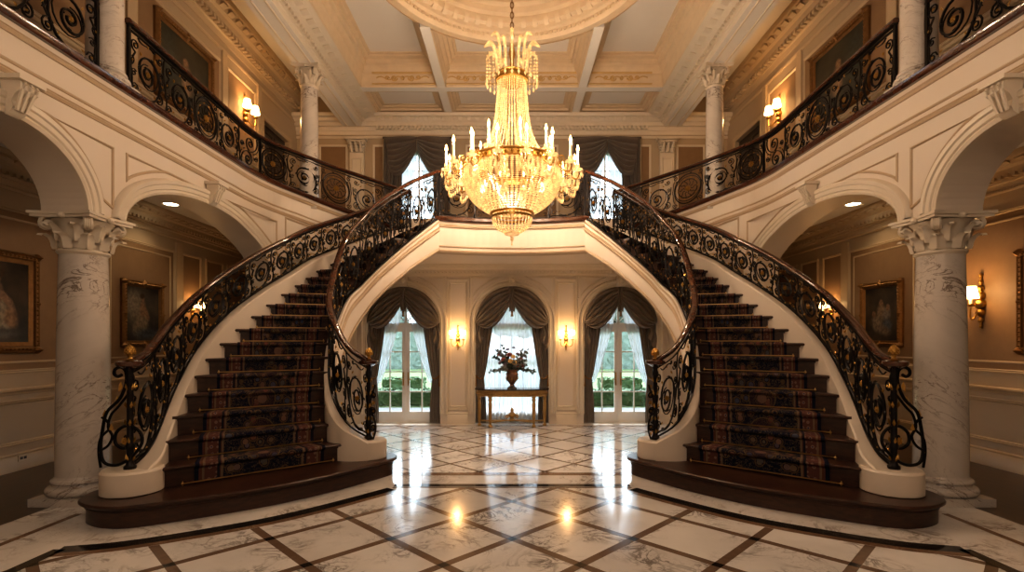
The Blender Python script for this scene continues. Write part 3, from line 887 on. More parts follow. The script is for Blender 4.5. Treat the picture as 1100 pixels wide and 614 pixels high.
# beams
mb = MB()
for s in (-1,1):
    x0, x1 = sorted((s*XB0, s*XB1)); mb.box(x0, YF, 8.1, x1, YU, ZT)
    x0, x1 = sorted((s*XB1, s*XI)); mb.box(x0, YF, ZB, x1, YU, ZT)
    x0, x1 = sorted((s*1.68, s*1.89)); mb.box(x0, CY+1.9, ZB-.004, x1, YU-.15, ZT); mb.box(x0, YF, ZB-.004, x1, CY-1.9, ZT)
mb.box(-XI-.02, 13.17, ZB-.012, XI+.02, 13.42, ZT); mb.box(-XI-.02, 4.2, ZB-.012, XI+.02, 4.45, ZT)
mb.box(-XI-.02, 14.86, ZB-.012, XI+.02, YU, ZT)
bm_ = mb.build('ceiling_beam', M['ceil'], cl, smooth=False)
mt = MB()
def FSB(sg): return lambda u, v, d: (sg*(XB1 - d), u, v)
for s in (-1,1):
    F = FSB(s)
    mt.mold(F, [(YF,8.1),(YU,8.1)], [(0,-.002),(.03,.02),(.05,.05),(.09,.06),(.10,.10),(.16,.12),(.18,.24),(.22,.28),(.24,.42),(.28,.46),(.30,.5)])
    dentils(mt, F, YF, YU, 8.205, 8.255, .1, .16, .13); modillions(mt, F, YF, YU, 8.27, 8.345, .12, .40, .30)
    mt.mold(lambda u,v,d: (s*(XB0-.25)+ (v-8.1), u, 8.1-d), [(YF,8.1-.13),(YU,8.1-.13)], P_THIN); mt.mold(lambda u,v,d: (s*(XB0-.25)+(v-8.1), u, 8.1-d), [(YF,8.1+.13),(YU,8.1+.13)], P_THIN)
    mt.mold(lambda u,v,d: (s*(XB0+d), u, v), [(YF,ZC),(YU,ZC)], P_CORN(.4,.25))
mt.build('beam_cornice', M['trim'], cl)
mt = MB()
FC = lambda u, v, d: (u, v, ZT - d)
P_COF = [(0,.72),(.025,.69),(.025,.56),(.05,.52),(.05,.40),(.11,.33),(.12,.24),(.18,.20),(.19,.10),(.26,.07),(.27,.03),(.32,.02),(.33,0)]
def coffer(P):
    A = sum(P[i][0]*P[(i+1)%len(P)][1]-P[(i+1)%len(P)][0]*P[i][1] for i in range(len(P)))
    if A < 0: P = P[::-1]
    mt.mold(FC, P, P_COF, True)
P_SH = [(0,.24),(.03,.22),(.03,.14),(.09,.12),(.10,.07),(.17,.05),(.18,.02),(.24,.015),(.25,0)]
FC2 = lambda u, v, d: (u, v, 8.62 - d)
mq = MB()
for a, b in ((-1.68,1.68),(-XI,-1.89),(1.89,XI)):
    mt.mold(FC2, rect(a,13.42,b,14.86), P_SH, True); mq.quad((a,13.42,8.622),(b,13.42,8.622),(b,14.86,8.622),(a,14.86,8.622))
mq.build('coffer_field', M['ceil'], cl, smooth=False)
R2 = 2.58
def arcxy(a0, a1, n): return [(R2*cos(a0+(a1-a0)*i/n), CY+R2*sin(a0+(a1-a0)*i/n)) for i in range(n+1)]
aC = math.acos(1.68/R2); aS = math.acos(1.89/R2)
for y1, fl in ((13.17, 1), (4.45, -1)):
    f = lambda P: [(x, CY+fl*(y-CY)) for x, y in P]
    yy = CY + fl*(y1-CY)
    coffer(f([(-1.68,yy),(1.68,yy)] + arcxy(aC, PI-aC, 14)))
    for s in (-1,1):
        P = [(XI,yy),(1.89,yy)] + arcxy(aS, .12, 8) + [(XI,CY+.3)]
        coffer(f([(s*x,y) for x,y in P]))
mt.build('ceiling_moulding', M['warmtrim'], cl)
# gilded frieze on the cross beam, and warm mouldings
mt = MB(); FX = lambda u, v, d: (u, 13.115-d, v)
mt.mold(FX, [(-XI+.3,8.44),(XI-.3,8.44)], P_THIN); mt.mold(FX, [(-XI+.3,8.72),(XI-.3,8.72)], P_STRING)
for c in (-2.75, -.95, .95, 2.75):
    for sg in (-1, 1):
        mt.tube([FX(c+sg*(.1+x), 8.58+y, .012) for x, y in spiral(.12,0,.085,.02,PI,1.6,16)], .020, 5)
        mt.tube([FX(c+sg*(.3+x), 8.58-y, .012) for x, y in spiral(.10,0,.06,.015,PI,1.5,14)], .017, 5)
        mt.tube([FX(c+sg*x, 8.58+.04*sin(x*14), .012) for x in [.06*i for i in range(12)]], .015, 5)
    mt.ball(FX(c,8.58,.01), .05, 8, 6)
mt.build('frieze_scrolls', M['giltplaster'], cl)
# dome ring
mt = MB()
ringp = [(2.60,.70),(2.60,.02),(2.53,0),(2.40,-.02),(2.36,.03),(2.34,.10),(2.24,.12),(2.22,.20),(2.12,.22),(2.10,.34),(2.00,.36),(1.97,.46),(1.86,.48),(1.84,.56),(1.78,.58)]
mt.lathe(ringp, (0,CY,ZB), 96)
mt.f = [f for f in mt.f if len(f) == 4]
for i in range(56):
    a = 2*PI*i/56
    F = lambda u, v, d: ((2.22-d)*cos(a+u/2.2), CY+(2.22-d)*sin(a+u/2.2), v)
    modillions(mt, F, -.09, .09, ZB+.15, ZB+.32, .02, .13, .18)
for i in range(140):
    a = 2*PI*i/140
    F = lambda u, v, d: ((2.36-d)*cos(a+u/2.2), CY+(2.36-d)*sin(a+u/2.2), v)
    mt.fbox(F, -.03, ZB+.05, 0, .03, ZB+.10, .05)
mt.build('dome_ring', M['warmtrim'], cl)
mt = MB(); mt.lathe([(1.80,.57),(1.72,.62),(1.62,.80),(1.35,1.02),(.9,1.16),(.4,1.2),(.01,1.2)], (0,CY,ZB), 64); mt.f = [f for f in mt.f if len(f) == 4]
mt.build('dome_shell', M['domefield'], cl)
# ------------------------------------------------------------------ grand staircase (left one; the right one is its twin)
ZN = [.25,.50,.765,1.02,1.27,1.505,1.735,1.955,2.17,2.38,2.58,2.775,2.95,3.11,3.275] + [3.275+.1679*i for i in range(1,8)]
ZN[21] = ZL
ON = [(-4.12,5.85),(-4.15,6.1),(-4.24,6.4),(-4.35,6.7),(-4.42,6.97),(-4.43,7.22),(-4.42,7.47),(-4.36,7.72),(-4.28,7.97),(-4.18,8.22),(-4.05,8.48),(-3.92,8.75),(-3.80,9.03),(-3.72,9.32),(-3.64,9.6),(-3.5,9.95),(-3.33,10.3),(-3.15,10.65),(-2.95,11.0),(-2.74,11.35),(-2.52,11.7),(-2.3,12.05)]
IN = [(-2.25,7.45),(-2.45,7.6),(-2.68,7.75),(-2.77,7.9),(-2.85,8.05),(-2.9,8.2),(-2.95,8.35),(-2.99,8.5),(-3.02,8.65),(-3.04,8.8),(-3.04,8.95),(-3.02,9.1),(-2.97,9.22),(-2.9,9.34),(-2.8,9.45),(-2.68,9.56),(-2.54,9.67),(-2.38,9.8),(-2.2,9.95),(-2.0,10.1),(-1.78,10.28),(-1.54,10.5)]
def kin(tab, k):
    """linear interpolation in a list indexed by step number"""
    k = min(max(k, 0), len(tab)-1); i = min(int(k), len(tab)-2); t = k-i; a, b = tab[i], tab[i+1]
    return tuple(lerp(x, y, t) for x, y in zip(a, b)) if isinstance(a, tuple) else lerp(a, b, t)
def keyed(keys):
    """smooth table over k in steps of 1/4 from sparse keys {k: tuple}"""
    ks = sorted(keys); pts = []
    out = []
    for q in range(21*4+1):
        k = q/4
        j = max(i for i in range(len(ks)) if ks[i] <= k + 1e-9); j = min(j, len(ks)-2)
        k0, k1 = ks[j], ks[j+1]; t = (k-k0)/(k1-k0)
        p1, p2 = keys[k0], keys[k1]
        pm = keys[ks[j-1]] if j > 0 else None; pp = keys[ks[j+2]] if j+2 < len(ks) else None
        v = []
        for i in range(len(p1)):
            m1 = (p2[i]-pm[i])/(k1-ks[j-1]) if pm else (p2[i]-p1[i])/(k1-k0)
            m2 = (pp[i]-p1[i])/(ks[j+2]-k0) if pp else (p2[i]-p1[i])/(k1-k0)
            d = k1-k0; t2, t3 = t*t, t*t*t
            v.append((2*t3-3*t2+1)*p1[i] + (t3-2*t2+t)*d*m1 + (-2*t3+3*t2)*p2[i] + (t3-t2)*d*m2)
        out.append(tuple(v))
    return out
# rails: k -> x, y, handrail z, bottom rail z
OR = keyed({0:(-4.38,5.98,1.74,.53),1:(-4.34,6.16,1.83,.64),2:(-4.38,6.42,1.99,.83),3:(-4.46,6.70,2.15,1.06),4:(-4.51,6.97,2.30,1.34),6:(-4.52,7.47,2.64,1.87),8:(-4.37,7.97,3.02,2.37),10:(-4.14,8.48,3.40,2.78),12:(-3.89,9.03,3.75,3.15),14:(-3.72,9.6,4.05,3.48),17:(-3.22,10.65,4.57,3.99),19:(-2.80,11.35,4.98,4.33),21:(-2.36,12.0,5.42,4.60)})
IR = keyed({0:(-2.13,7.75,1.68,.53),1:(-2.40,7.70,1.88,.72),2:(-2.62,7.80,2.18,1.0),4:(-2.82,8.06,2.50,1.36),6:(-2.92,8.35,2.73,1.74),8:(-2.96,8.62,3.04,2.10),10:(-2.96,8.92,3.45,2.43),12:(-2.89,9.18,3.85,2.75),14:(-2.72,9.42,4.17,3.0),16:(-2.47,9.65,4.55,3.34),19:(-1.94,10.08,5.05,3.95),21:(-1.50,10.47,5.38,4.42)})
class RS:
    """railing surface between a bottom line and a handrail line; F(s, v 0..1, d)"""
    def __init__(s, rows):
        s.B = Path([(r[0],r[1],r[3]) for r in rows]); s.T = [r[2] for r in rows]; s.len = s.B.len
    def F(s, u, v, d=0):
        i, t = s.B.seg(u); p = s.B.p[i].lerp(s.B.p[i+1], t); zt = lerp(s.T[i], s.T[i+1], t); n = s.B.nrm(u)
        ex = 0
        return (p.x+n.x*d, p.y+n.y*d, lerp(p.z, zt, v))
    def h(s, u): return s.F(u,1)[2]-s.F(u,0)[2]

ST = thing('grand_staircase', 'dark wood sweeping staircase on the left with cream strings and bullnose bottom step', 'staircase', (-3.3,7.0,0), 'curving twin staircases')
# bullnose base step
front = catmull([(-4.78,6.25),(-4.80,5.98),(-4.66,5.70),(-4.30,5.53),(-3.92,5.61),(-3.0,6.22),(-2.38,6.86),(-1.86,7.62),(-1.80,7.86),(-1.92,8.08),(-2.2,8.2)], 7)
back = [(-2.75,8.05),(-4.35,6.75)]
mb = MB(); mb.poly_prism([(x,y) for x,y in front]+back, .0, .205)
cx, cy = -3.3, 6.9
def grow(P, g):
    out = []
    for x, y in P:
        d = math.hypot(x-cx, y-cy); out.append((x+(x-cx)/d*g, y+(y-cy)/d*g))
    return out
mb.poly_prism(grow(front,.012)+back, .155, .17)
big = grow(front, .045)
mb.poly_prism(big+back, .205, .25)
mb.tube([(x,y,.2275) for x,y in big], .0225, 8)
mb.build('base_step', M['step'], ST)
# steps
for k in range(1, 21):
    i0, o0, i1, o1 = IN[k], ON[k], IN[k+1], ON[k+1]; z0, z1 = ZN[k-1], ZN[k]
    dx, dy = o0[0]-i0[0], o0[1]-i0[1]; L = math.hypot(dx,dy); nx, ny = -dy/L, dx/L
    if nx*(i1[0]-i0[0]) + ny*(i1[1]-i0[1]) > 0: nx, ny = -nx, -ny   # n points down the stair
    e = .0
    i0e = (i0[0]-dx/L*e, i0[1]-dy/L*e); o0e = (o0[0]+dx/L*.015, o0[1]+dy/L*.015)
    mb = MB()
    f = lambda p, g: (p[0]+nx*g, p[1]+ny*g)
    A, B = f(i0e,-.02), f(o0e,-.02); 
    mb.poly_prism([A, B, o1, i1], z0-.02, z1-.04)          # riser block
    A, B = f(i0e,.022), f(o0e,.022)
    back_i, back_o = (i1[0]-nx*.02,i1[1]-ny*.02), (o1[0]-nx*.02,o1[1]-ny*.02)
    mb.poly_prism([A, B, back_o, back_i], z1-.04, z1)
    mb.tube([(*A,z1-.02),(*B,z1-.02)], .02, 8)
    mb.box(0,0,0,0,0,0) if False else None
    A, B = f(i0e,-.006), f(o0e,-.006); C, D = f(o0e,-.02), f(i0e,-.02)
    mb.poly_prism([A,B,C,D], z1-.065, z1-.04)
    mb.build('step', M['step'], ST)
mb = MB(); mb.poly_prism([IN[21],ON[21],(ON[21][0]+.1,ON[21][1]+.04),(IN[21][0]+.06,IN[21][1]+.08)], ZN[20]-.02, ZL); mb.build('riser', M['step'], ST)

def kk(tab, k): return kin(tab, k*4)
KS = [i/6 for i in range(0, 127)]
def inner_face(k):
    p = kk(IR, k); q = kk(IR, min(k+.3,21)); r = kk(IR, max(k-.3,0)); dx, dy = q[0]-r[0], q[1]-r[1]; L = math.hypot(dx,dy)
    return p, (dy/L, -dx/L)      # right of travel = hall side
def bot(k): return max(0.0, kin(ZN, k) - (lerp(.35,.9,min(1,k/8)) if k < 12 else lerp(.9,.67,(k-12)/9)))
def cross(mb, rows):
    o = len(mb.v); n = len(rows[0])
    for r in rows: mb.v += [tuple(p) for p in r]
    for i in range(len(rows)-1):
        for j in range(n):
            a = o+i*n+j; b = o+i*n+(j+1)%n; mb.f.append((a,b,b+n,a+n))
    mb.f.append(tuple(o+j for j in reversed(range(n)))); mb.f.append(tuple(o+(len(rows)-1)*n+j for j in range(n)))
rows = []
for k in KS:
    p, n = inner_face(k); w = .075 if k > 4 else lerp(.22,.075,k/4)
    top = p[3]-.015; b = bot(k)
    a = (p[0]+n[0]*.06, p[1]+n[1]*.06); c = (p[0]-n[0]*w, p[1]-n[1]*w)
    rows.append([(*a,b),(*a,top-.02),(p[0]+n[0]*.05,p[1]+n[1]*.05,top),(p[0]-n[0]*(w-.02),p[1]-n[1]*(w-.02),top),(*c,top-.02),(*c,b)])
mb = MB(); cross(mb, rows)
# curved plinth under the newel
mb.lathe([(.24,.25),(.25,.26),(.25,.50),(.23,.525),(.001,.525)], (-2.13,7.80,0), 28)
si = mb.build('inner_string', M['plaster'], ST)
mm = MB()
def FI(u, v, d):
    p, n = inner_face(u); return (p[0]+n[0]*(.06+d), p[1]+n[1]*(.06+d), v)
kk2 = [i/4 for i in range(20, 85)]
for off, pr in ((.10,P_THIN),(.24,P_STRING)):
    pts = [(k, lerp(kk(IR,k)[3], bot(k), off if off < .2 else .34)) for k in kk2]
    n_ = len(pts); o = len(mm.v)
    for u, v in pts:
        for a, d in pr: mm.v.append(FI(u, v+a*1.3, d))
    for i in range(n_-1):
        for j in range(len(pr)-1): mm.f.append((o+i*len(pr)+j, o+(i+1)*len(pr)+j, o+(i+1)*len(pr)+j+1, o+i*len(pr)+j+1))
o = len(mm.v); pr = [(-.01,-.1),(-.01,.02),(.02,.04),(.05,.03),(.06,0)]
for k in kk2:
    for a, d in pr: mm.v.append(FI(k, bot(k)+a, d))
for i in range(len(kk2)-1):
    for j in range(len(pr)-1): mm.f.append((o+i*len(pr)+j, o+(i+1)*len(pr)+j, o+(i+1)*len(pr)+j+1, o+i*len(pr)+j+1))
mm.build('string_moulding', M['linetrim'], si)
def outer_face(k):
    p = kk(OR, k); q = kk(OR, min(k+.3,21)); r = kk(OR, max(k-.3,0)); dx, dy = q[0]-r[0], q[1]-r[1]; L = math.hypot(dx,dy)
    return p, (-dy/L, dx/L)     # left of travel = outside
rows = []
for k in KS:
    p, n = outer_face(k); w = .14 if k > 2 else lerp(.26,.14,k/2)
    top = p[3]-.015; b = bot(k); oo = .07 if k > 4 else lerp(.27,.07,(k/4)**.8)
    a = (p[0]+n[0]*oo, p[1]+n[1]*oo); c = (p[0]-n[0]*w, p[1]-n[1]*w)
    rows.append([(*a,b),(*a,top-.02),(p[0]+n[0]*(oo-.02),p[1]+n[1]*(oo-.02),top),(p[0]-n[0]*(w-.02),p[1]-n[1]*(w-.02),top),(*c,top-.02),(*c,b)])
mb = MB(); cross(mb, rows)
mb.lathe([(.30,.25),(.315,.26),(.315,.50),(.295,.525),(.001,.525)], (-4.40,6.05,0), 32)
mb.build('outer_string', M['plaster'], ST)
mb = MB()
for a, b in zip(KS, KS[1:]):
    pi, ni = inner_face(a); po, no = outer_face(a); pj, nj = inner_face(b); pq, nq = outer_face(b)
    mb.quad((pi[0],pi[1],bot(a)+.01),(po[0],po[1],bot(a)+.01),(pq[0],pq[1],bot(b)+.01),(pj[0],pj[1],bot(b)+.01))
mb.build('soffit', M['ceil'], ST)
mirrored(ST, 'dark wood sweeping staircase on the right with cream strings and bullnose bottom step')

# ------------------------------------------------------------------ carpet runner
RU = thing('stair_runner', 'navy floral carpet runner with rust borders on the left staircase', 'carpet', (-3.3,7.0,.25), 'runners on the twin stairs')
prof = []     # (k position on nosing line, z, forward offset)
pts = []
def across(k, t):
    a, b = kin(IN, k), kin(ON, k); return (lerp(a[0],b[0],t), lerp(a[1],b[1],t))
TL, TR = .835, .13
def seglist(t):
    out = []
    for k in range(1, 22):
        p = across(k, t); q = across(min(k+1,21), t)
        a, b = IN[k], ON[k]; dx, dy = b[0]-a[0], b[1]-a[1]; L = math.hypot(dx,dy); nx, ny = -dy/L, dx/L
        if nx*(kin(IN,min(k+1,21))[0]-kin(IN,k-1)[0]) + ny*(kin(IN,min(k+1,21))[1]-kin(IN,k-1)[1]) > 0: nx, ny = -nx, -ny
        z0, z1 = ZN[k-1], ZN[k]
        f = lambda g, z: (p[0]+nx*g, p[1]+ny*g, z)
        out += [f(-.008, z0+.014), f(-.006, z0+.05), f(.002, z1-.07), f(.024, z1-.055), f(.056, z1-.03), f(.056, z1-.004), f(.040, z1+.013)]
        if k < 21: out += [(lerp(p[0],q[0],.5), lerp(p[1],q[1],.5), z1+.014)]
    return out
NA = 14
colsx = [seglist(lerp(TL, TR, i/NA)) for i in range(NA+1)]
mid = colsx[NA//2]; dist = [0]
for a, b in zip(mid, mid[1:]): dist.append(dist[-1] + (Vector(a)-Vector(b)).length)
mb = MB(); o = 0; m = len(mid)
for c in colsx: mb.v += c
for i in range(NA):
    for j in range(m-1):
        mb.f.append((i*m+j, (i+1)*m+j, (i+1)*m+j+1, i*m+j+1))
        mb.uv[len(mb.f)-1] = [(i/NA, dist[j]/7.5), ((i+1)/NA, dist[j]/7.5), ((i+1)/NA, dist[j+1]/7.5), (i/NA, dist[j+1]/7.5)]
mb.build('carpet_strip', M['runner'], RU)
for k in range(1, 16):
    a = across(k, TL+.055); b = across(k, TR-.055); z = ZN[k-1]+.03
    dx, dy = ON[k][0]-IN[k][0], ON[k][1]-IN[k][1]; L = math.hypot(dx,dy); nx, ny = -dy/L, dx/L
    if ny > 0: nx, ny = -nx, -ny
    a = (a[0]+nx*.025, a[1]+ny*.025, z); b = (b[0]+nx*.025, b[1]+ny*.025, z)
    mb = MB(); mb.tube([a,b], .008, 6)
    for p in (a, b):
        mb.ball(p, .018, 8, 6); mb.tube([(p[0],p[1],z-.03),(p[0],p[1],z+.03)], .006, 5)
    mb.build('carpet_rod', M['brass'], RU)
mirrored(RU, 'navy floral carpet runner with rust borders on the right staircase')

# ------------------------------------------------------------------ wrought iron railings
def leaf(mb, P, d, n, L=.09, w=.028):
    P, d, n = Vector(P), Vector(d).normalized(), Vector(n).normalized(); b = d.cross(n)
    mb.add([P-d*L*.5, P+b*w+n*.012, P+d*L*.5, P-b*w+n*.012, P+n*.022, P-n*.012],
           [(0,1,4),(1,2,4),(2,3,4),(3,0,4),(1,0,5),(2,1,5),(3,2,5),(0,3,5)])
def rosette(mb, P, n, r=.05):
    P, n = Vector(P), Vector(n).normalized(); x = Vector((0,0,1)); y = n.cross(x).normalized()
    for k in range(8):
        a = 2*PI*k/8; d = x*cos(a)+y*sin(a)
        leaf(mb, P+d*r*.6, d, n, r*1.0, r*.28)
    mb.ball(tuple(P+n*.012), r*.36, 8, 5)
def panel_curves(style, a):
    """iron polylines in (u 0..1, v 0..1); a = height/width"""
    C = []; G = []; RZ = []
    fl = lambda P, s: [(1-u, 1-v) if s else (u, v) for u, v in P]
    if style in (0, 1):
        R = .455; ex = min(a, .485/R)
        C.append((spiral(.5,.47,R,.055,-PI*.55,2.3,40,ex,1), 1.25))
        C.append((bez((.02,.02),(.12,.05),(.25,.04),(.5+ex*R*cos(-PI*.55),.47+R*sin(-PI*.55)),6), 1.2))
        C.append((spiral(.5,.47,R*.72,.16,PI*.30,-.9,14,ex,1), .7))
        for s in (0, 1):
            C.append((fl(spiral(.15,.82,.115,.025,-PI*.5,-1.6,16,min(a,1.2),1),s), .85))
            C.append((fl(bez((.02,.30),(.02,.55),(.09,.62),(.15,.70),8),s), .9))
            C.append((fl(spiral(.11,.36,.07,.018,PI*.2,1.5,12,min(a,1.2),1),s), .7))
            C.append((fl(spiral(.13,.13,.085,.02,0,1.5,12,min(a,1.2),1),s), .75))
            C.append((fl(bez((.22,.97),(.36,.84),(.52,1.02),(.68,.93),8),s), .8))
            C.append((fl(bez((.06,.62),(.16,.58),(.10,.48),(.02,.46),6),s), .7))
            C.append((fl(spiral(.70,.955,.04,.012,PI,1.3,8,min(a,1.2),1),s), .65))
        C.append((bez((.0,0),(.22,.36),(-.20,.64),(.01,1),12), .9))
        RZ.append((.5,.47,1.0))
        G += [(.15,.82,.5),(.85,.18,.5),(.5,.94,1.57),(.06,.55,1.2),(.94,.45,1.9),(.28,.14,.5),(.72,.80,2.4),(.87,.87,.5),(.13,.13,.6),(.30,.74,2.0),(.70,.16,2.2),(.5,.04,0)]
    if style == 2:
        for R, r in ((.43,1.2),(.36,.7),(.27,.9)):
            ex = min(a, .44/R)
            C.append(([(.5+R*ex*cos(t*PI/14), .5+R*sin(t*PI/14)) for t in range(29)], r))
        ex = min(a, .44/.43)
        for k in range(10):
            t = 2*PI*k/10; C.append((bez((.5+.10*ex*cos(t),.5+.10*sin(t)),(.5+.2*ex*cos(t+.6),.5+.2*sin(t+.6)),(.5+.25*ex*cos(t-.4),.5+.25*sin(t-.4)),(.5+.27*ex*cos(t),.5+.27*sin(t)),6), .6))
            G.append((.5+.315*ex*cos(t), .5+.315*sin(t), t+1.57))
        for sx, sy in ((1,1),(-1,1),(1,-1),(-1,-1)):
            C.append((spiral(.5+sx*.41,.5+sy*.40,.085,.02,PI*.25*sx,1.4*sx*sy,12,min(a,1.1),1), .8))
            C.append((bez((.5+sx*.5,.5),(.5+sx*.46,.5+sy*.12),(.5+sx*.5,.5+sy*.2),(.5+sx*.44,.5+sy*.32),8), .8))
            G.append((.5+sx*.36,.5+sy*.42,.7*sx*sy))
        RZ.append((.5,.5,1.5))
    if style == 3:   # dense double scroll used near the posts
        for s in (0, 1):
            C.append((fl(spiral(.45,.27,.22,.04,PI*.5,-1.8,26,min(a,1.6),1),s), 1.1))
            C.append((fl(bez((.45,.49),(.8,.52),(.95,.75),(.86,.98),8),s), 1.1))
            C.append((fl(spiral(.16,.60,.10,.02,0,1.6,14,min(a,1.4),1),s), .8))
            C.append((fl(bez((.05,.02),(.02,.3),(.1,.45),(.3,.52),8),s), .8))
            G.append((.45 if not s else .55, .27 if not s else .73, .6))
        C.append((bez((.0,0),(.16,.36),(-.15,.64),(.01,1),12), 1))
        G += [(.5,.5,1.2),(.85,.55,1.5),(.15,.45,1.5),(.3,.9,.6),(.7,.1,.6)]
    return C, G, RZ
def scroll_panel(root, S, s0, s1, style, v0, v1, r, flip=False, gold=True, iron='iron'):
    w = s1-s0; h = S.h((s0+s1)/2)*(v1-v0); C, G, RZ = panel_curves(style, h/w)
    mp = lambda u, v, d=0: S.F(s0+(1-u if flip else u)*w, v0+v*(v1-v0), d)
    mb = MB()
    for P, q in C: mb.tube([mp(*p) for p in P], r*q, 5, asp=.8)
    # acanthus husks along the main bars stay iron coloured, the leaves are gilded
    for P, q in C[:1]:
        for i in range(3, len(P)-6, 5):
            A, B_ = Vector(mp(*P[i])), Vector(mp(*P[i+1])); t = (B_-A).normalized(); nn = S.B.nrm((s0+s1)/2)
            leaf(mb, A + t.cross(nn)*.018, t + t.cross(nn)*.5, nn, .07, .014)
    mg = MB(); n = S.B.nrm((s0+s1)/2)
    for (u, v, a) in G:
        P = Vector(mp(u, v)); e = .03
        Q = Vector(mp(u+cos(a)*e, v+sin(a)*e)); leaf(mg, P, Q-P, n, .065, .014)
    pn = mb.build('scroll_panel', M[iron], root, second=(mg, M['gold']))
    for (u, v, q) in RZ:
        mr = MB()
        for sg in (1, -1): rosette(mr, mp(u, v, sg*.008), n*sg, (.042 if h > .5 else .034)*q)
        mr.build('rosette', M['gold'], pn)
    return pn
RAILP = [(.050,.0),(.046,.024),(.026,.040),(0,.045),(-.026,.040),(-.046,.024),(-.050,.0),(-.038,-.022),(-.018,-.030),(.018,-.030),(.038,-.022)]
def rail_along(S, v, prof, s0=0, s1=None, step=.08):
    s1 = S.len if s1 is None else s1; n = max(2, int((s1-s0)/step)); mb = MB()
    us = [lerp(s0,s1,i/n) for i in range(n+1)]
    mb.sweep([S.F(u,v) for u in us], [(S.B.nrm(u), Vector((0,0,1))) for u in us], prof); return mb
def bar(w, h): return [(w,h),(-w,h),(-w,-h),(w,-h)]
def finial(parent, x, y, z, s=1.0):
    mb = MB()
    mb.lathe([(.045,0),(.05,.012),(.03,.022),(.022,.04),(.034,.05),(.03,.06),(.05,.08),(.06,.105),(.058,.13),(.045,.16),(.026,.185),(.008,.20),(.001,.205)], (x,y,z), 18)
    mb.v = [(x+(a-x)*s, y+(b-y)*s, z+(c-z)*s) for a,b,c in mb.v]
    for j in range(5):
        for k in range(9):
            a = 2*PI*(k+.5*(j%2))/9; zz = .085+.02*j; rr = [.055,.060,.058,.050,.038][j]
            mb.octa((x+rr*s*cos(a), y+rr*s*sin(a), z+zz*s), .014*s)
    return mb.build('finial', M['gold'], parent)
def railing(root, S, npan, styles, r=.013, posts=(), top=.90, s0=0, s1=None, dbl=True, flips=True, gold=True):
    s1 = S.len if s1 is None else s1
    rail_along(S, 1.0, RAILP, s0, s1).build('handrail', M['rail'], root)
    mb = rail_along(S, 1.0, [(.03,-.028),(-.03,-.028),(-.03,-.045),(.03,-.045)], s0, s1); m2 = rail_along(S, top, bar(.016,.010), s0, s1)
    mb.add(m2.v, m2.f); mb.build('upper_iron_rail', M['iron'], root)
    mb = rail_along(S, .0, [(a, b+.02) for a, b in bar(.022,.014)], s0, s1); mb.build('bottom_rail', M['iron'], root)
    for i in range(npan):
        a, b = lerp(s0,s1,i/npan), lerp(s0,s1,(i+1)/npan)
        scroll_panel(root, S, a+.004, b-.004, styles[i % len(styles)], .03, top, r, flips and (i//len(styles)) % 2 == 1, gold)
        if top < .95:    # small leaf knots between the two upper rails
            pass
    for u in posts:
        mb = MB(); P0, P1 = S.F(u,0), S.F(u,1)
        mb.tube([P0, (P1[0],P1[1],P1[2]-.03)], .026, 4); mb.lathe([(.04,0),(.04,.06),(.028,.08),(.028,.09)], P0, 8)
        mb.build('post', M['iron'], root)
# outer stair railing
S_O = RS(OR); S_I = RS(IR)
RO = thing('stair_railing', 'outer wrought iron railing of the left staircase with mahogany handrail and newel', 'railing', (-4.38,5.98,.53), 'scrolled iron stair railings')
railing(RO, S_O, 16, [0], .0150, top=.90, flips=False)
def newel(root, x, y, z0, z1, wing=None):
    mb = MB()
    mb.lathe([(.065,0),(.065,.03),(.045,.05),(.037,.08),(.037,.22),(.048,.24),(.048,.27),(.034,.30),(.032,z1-z0-.22),(.045,z1-z0-.19),(.045,z1-z0-.16),(.032,z1-z0-.12),(.045,z1-z0-.06)], (x,y,z0), 16)
    mg = MB()
    for j in range(5):
        z = z0+.12+j*(z1-z0-.3)/4.5
        for a in range(4):
            t = a*PI/2+.3*j; d = Vector((cos(t),sin(t),0)); leaf(mg, Vector((x,y,z))+d*.036, Vector((0,0,1))+d*.3, d, .10, .018)
    np_ = mb.build('newel_post', M['iron'], root, second=(mg, M['gold']))
    mb = MB(); mb.lathe([(.06,-.07),(.10,-.045),(.135,-.035),(.145,-.01),(.14,.012),(.10,.03),(.02,.035)], (x,y,z1), 24); mb.build('newel_cap', M['rail'], np_)
    finial(np_, x, y, z1+.03, .88)
    return np_
nw = newel(RO, -4.38, 5.98, .525, 1.74)
WG = thing  # (kept short)
def wing(root, x, y, z0, dirx, diry, curves, r=.015):
    mb = MB(); mg = MB(); n = Vector((diry,-dirx,0))
    for P, q in curves: mb.tube([(x+dirx*u, y+diry*u, z0+v) for u, v in P], r*q, 6)
    return mb, mg, n
px = lambda P: [((141-a)/93.3, (512-b)/93.3) for a, b in P]
W1 = catmull(px([(133,412),(129,414),(126,411),(127,406),(132,404),(137,409),(137,422),(131,438),(119,452),(115,470),(113,490),(116,506),(128,509),(141,501),(151,488),(152,477),(146,469),(136,467),(128,474),(127,485),(134,491),(141,487),(141,480),(136,478)]), 5)
W2 = catmull(px([(141,430),(130,446),(123,455),(120,468),(124,478),(120,488),(112,494)]), 5)
W3 = catmull(px([(113,512),(111,495),(113,480),(121,470),(119,462),(114,458)]), 5)
o, mg, n = wing(RO, -4.38, 5.98, .53, -1.2, .10, [(W1,1.25),(W2,1.0),(W3,1.0)])
for u, v in px([(116,455),(114,475),(112,495),(128,440),(122,470),(139,482),(131,425)]):
    leaf(mg, (-4.38-1.2*u, 5.98+.10*u, .53+v), (0.2,0,1), n, .13, .03)
rosette(mg, (-4.38-1.2*.05, 5.98+.10*.05, .53+.31), n, .05); rosette(mg, (-4.38-1.2*.05, 5.98+.10*.05, .53+.31), -n, .05)
o.build('wing_scroll', M['iron'], nw, second=(mg, M['gold']))
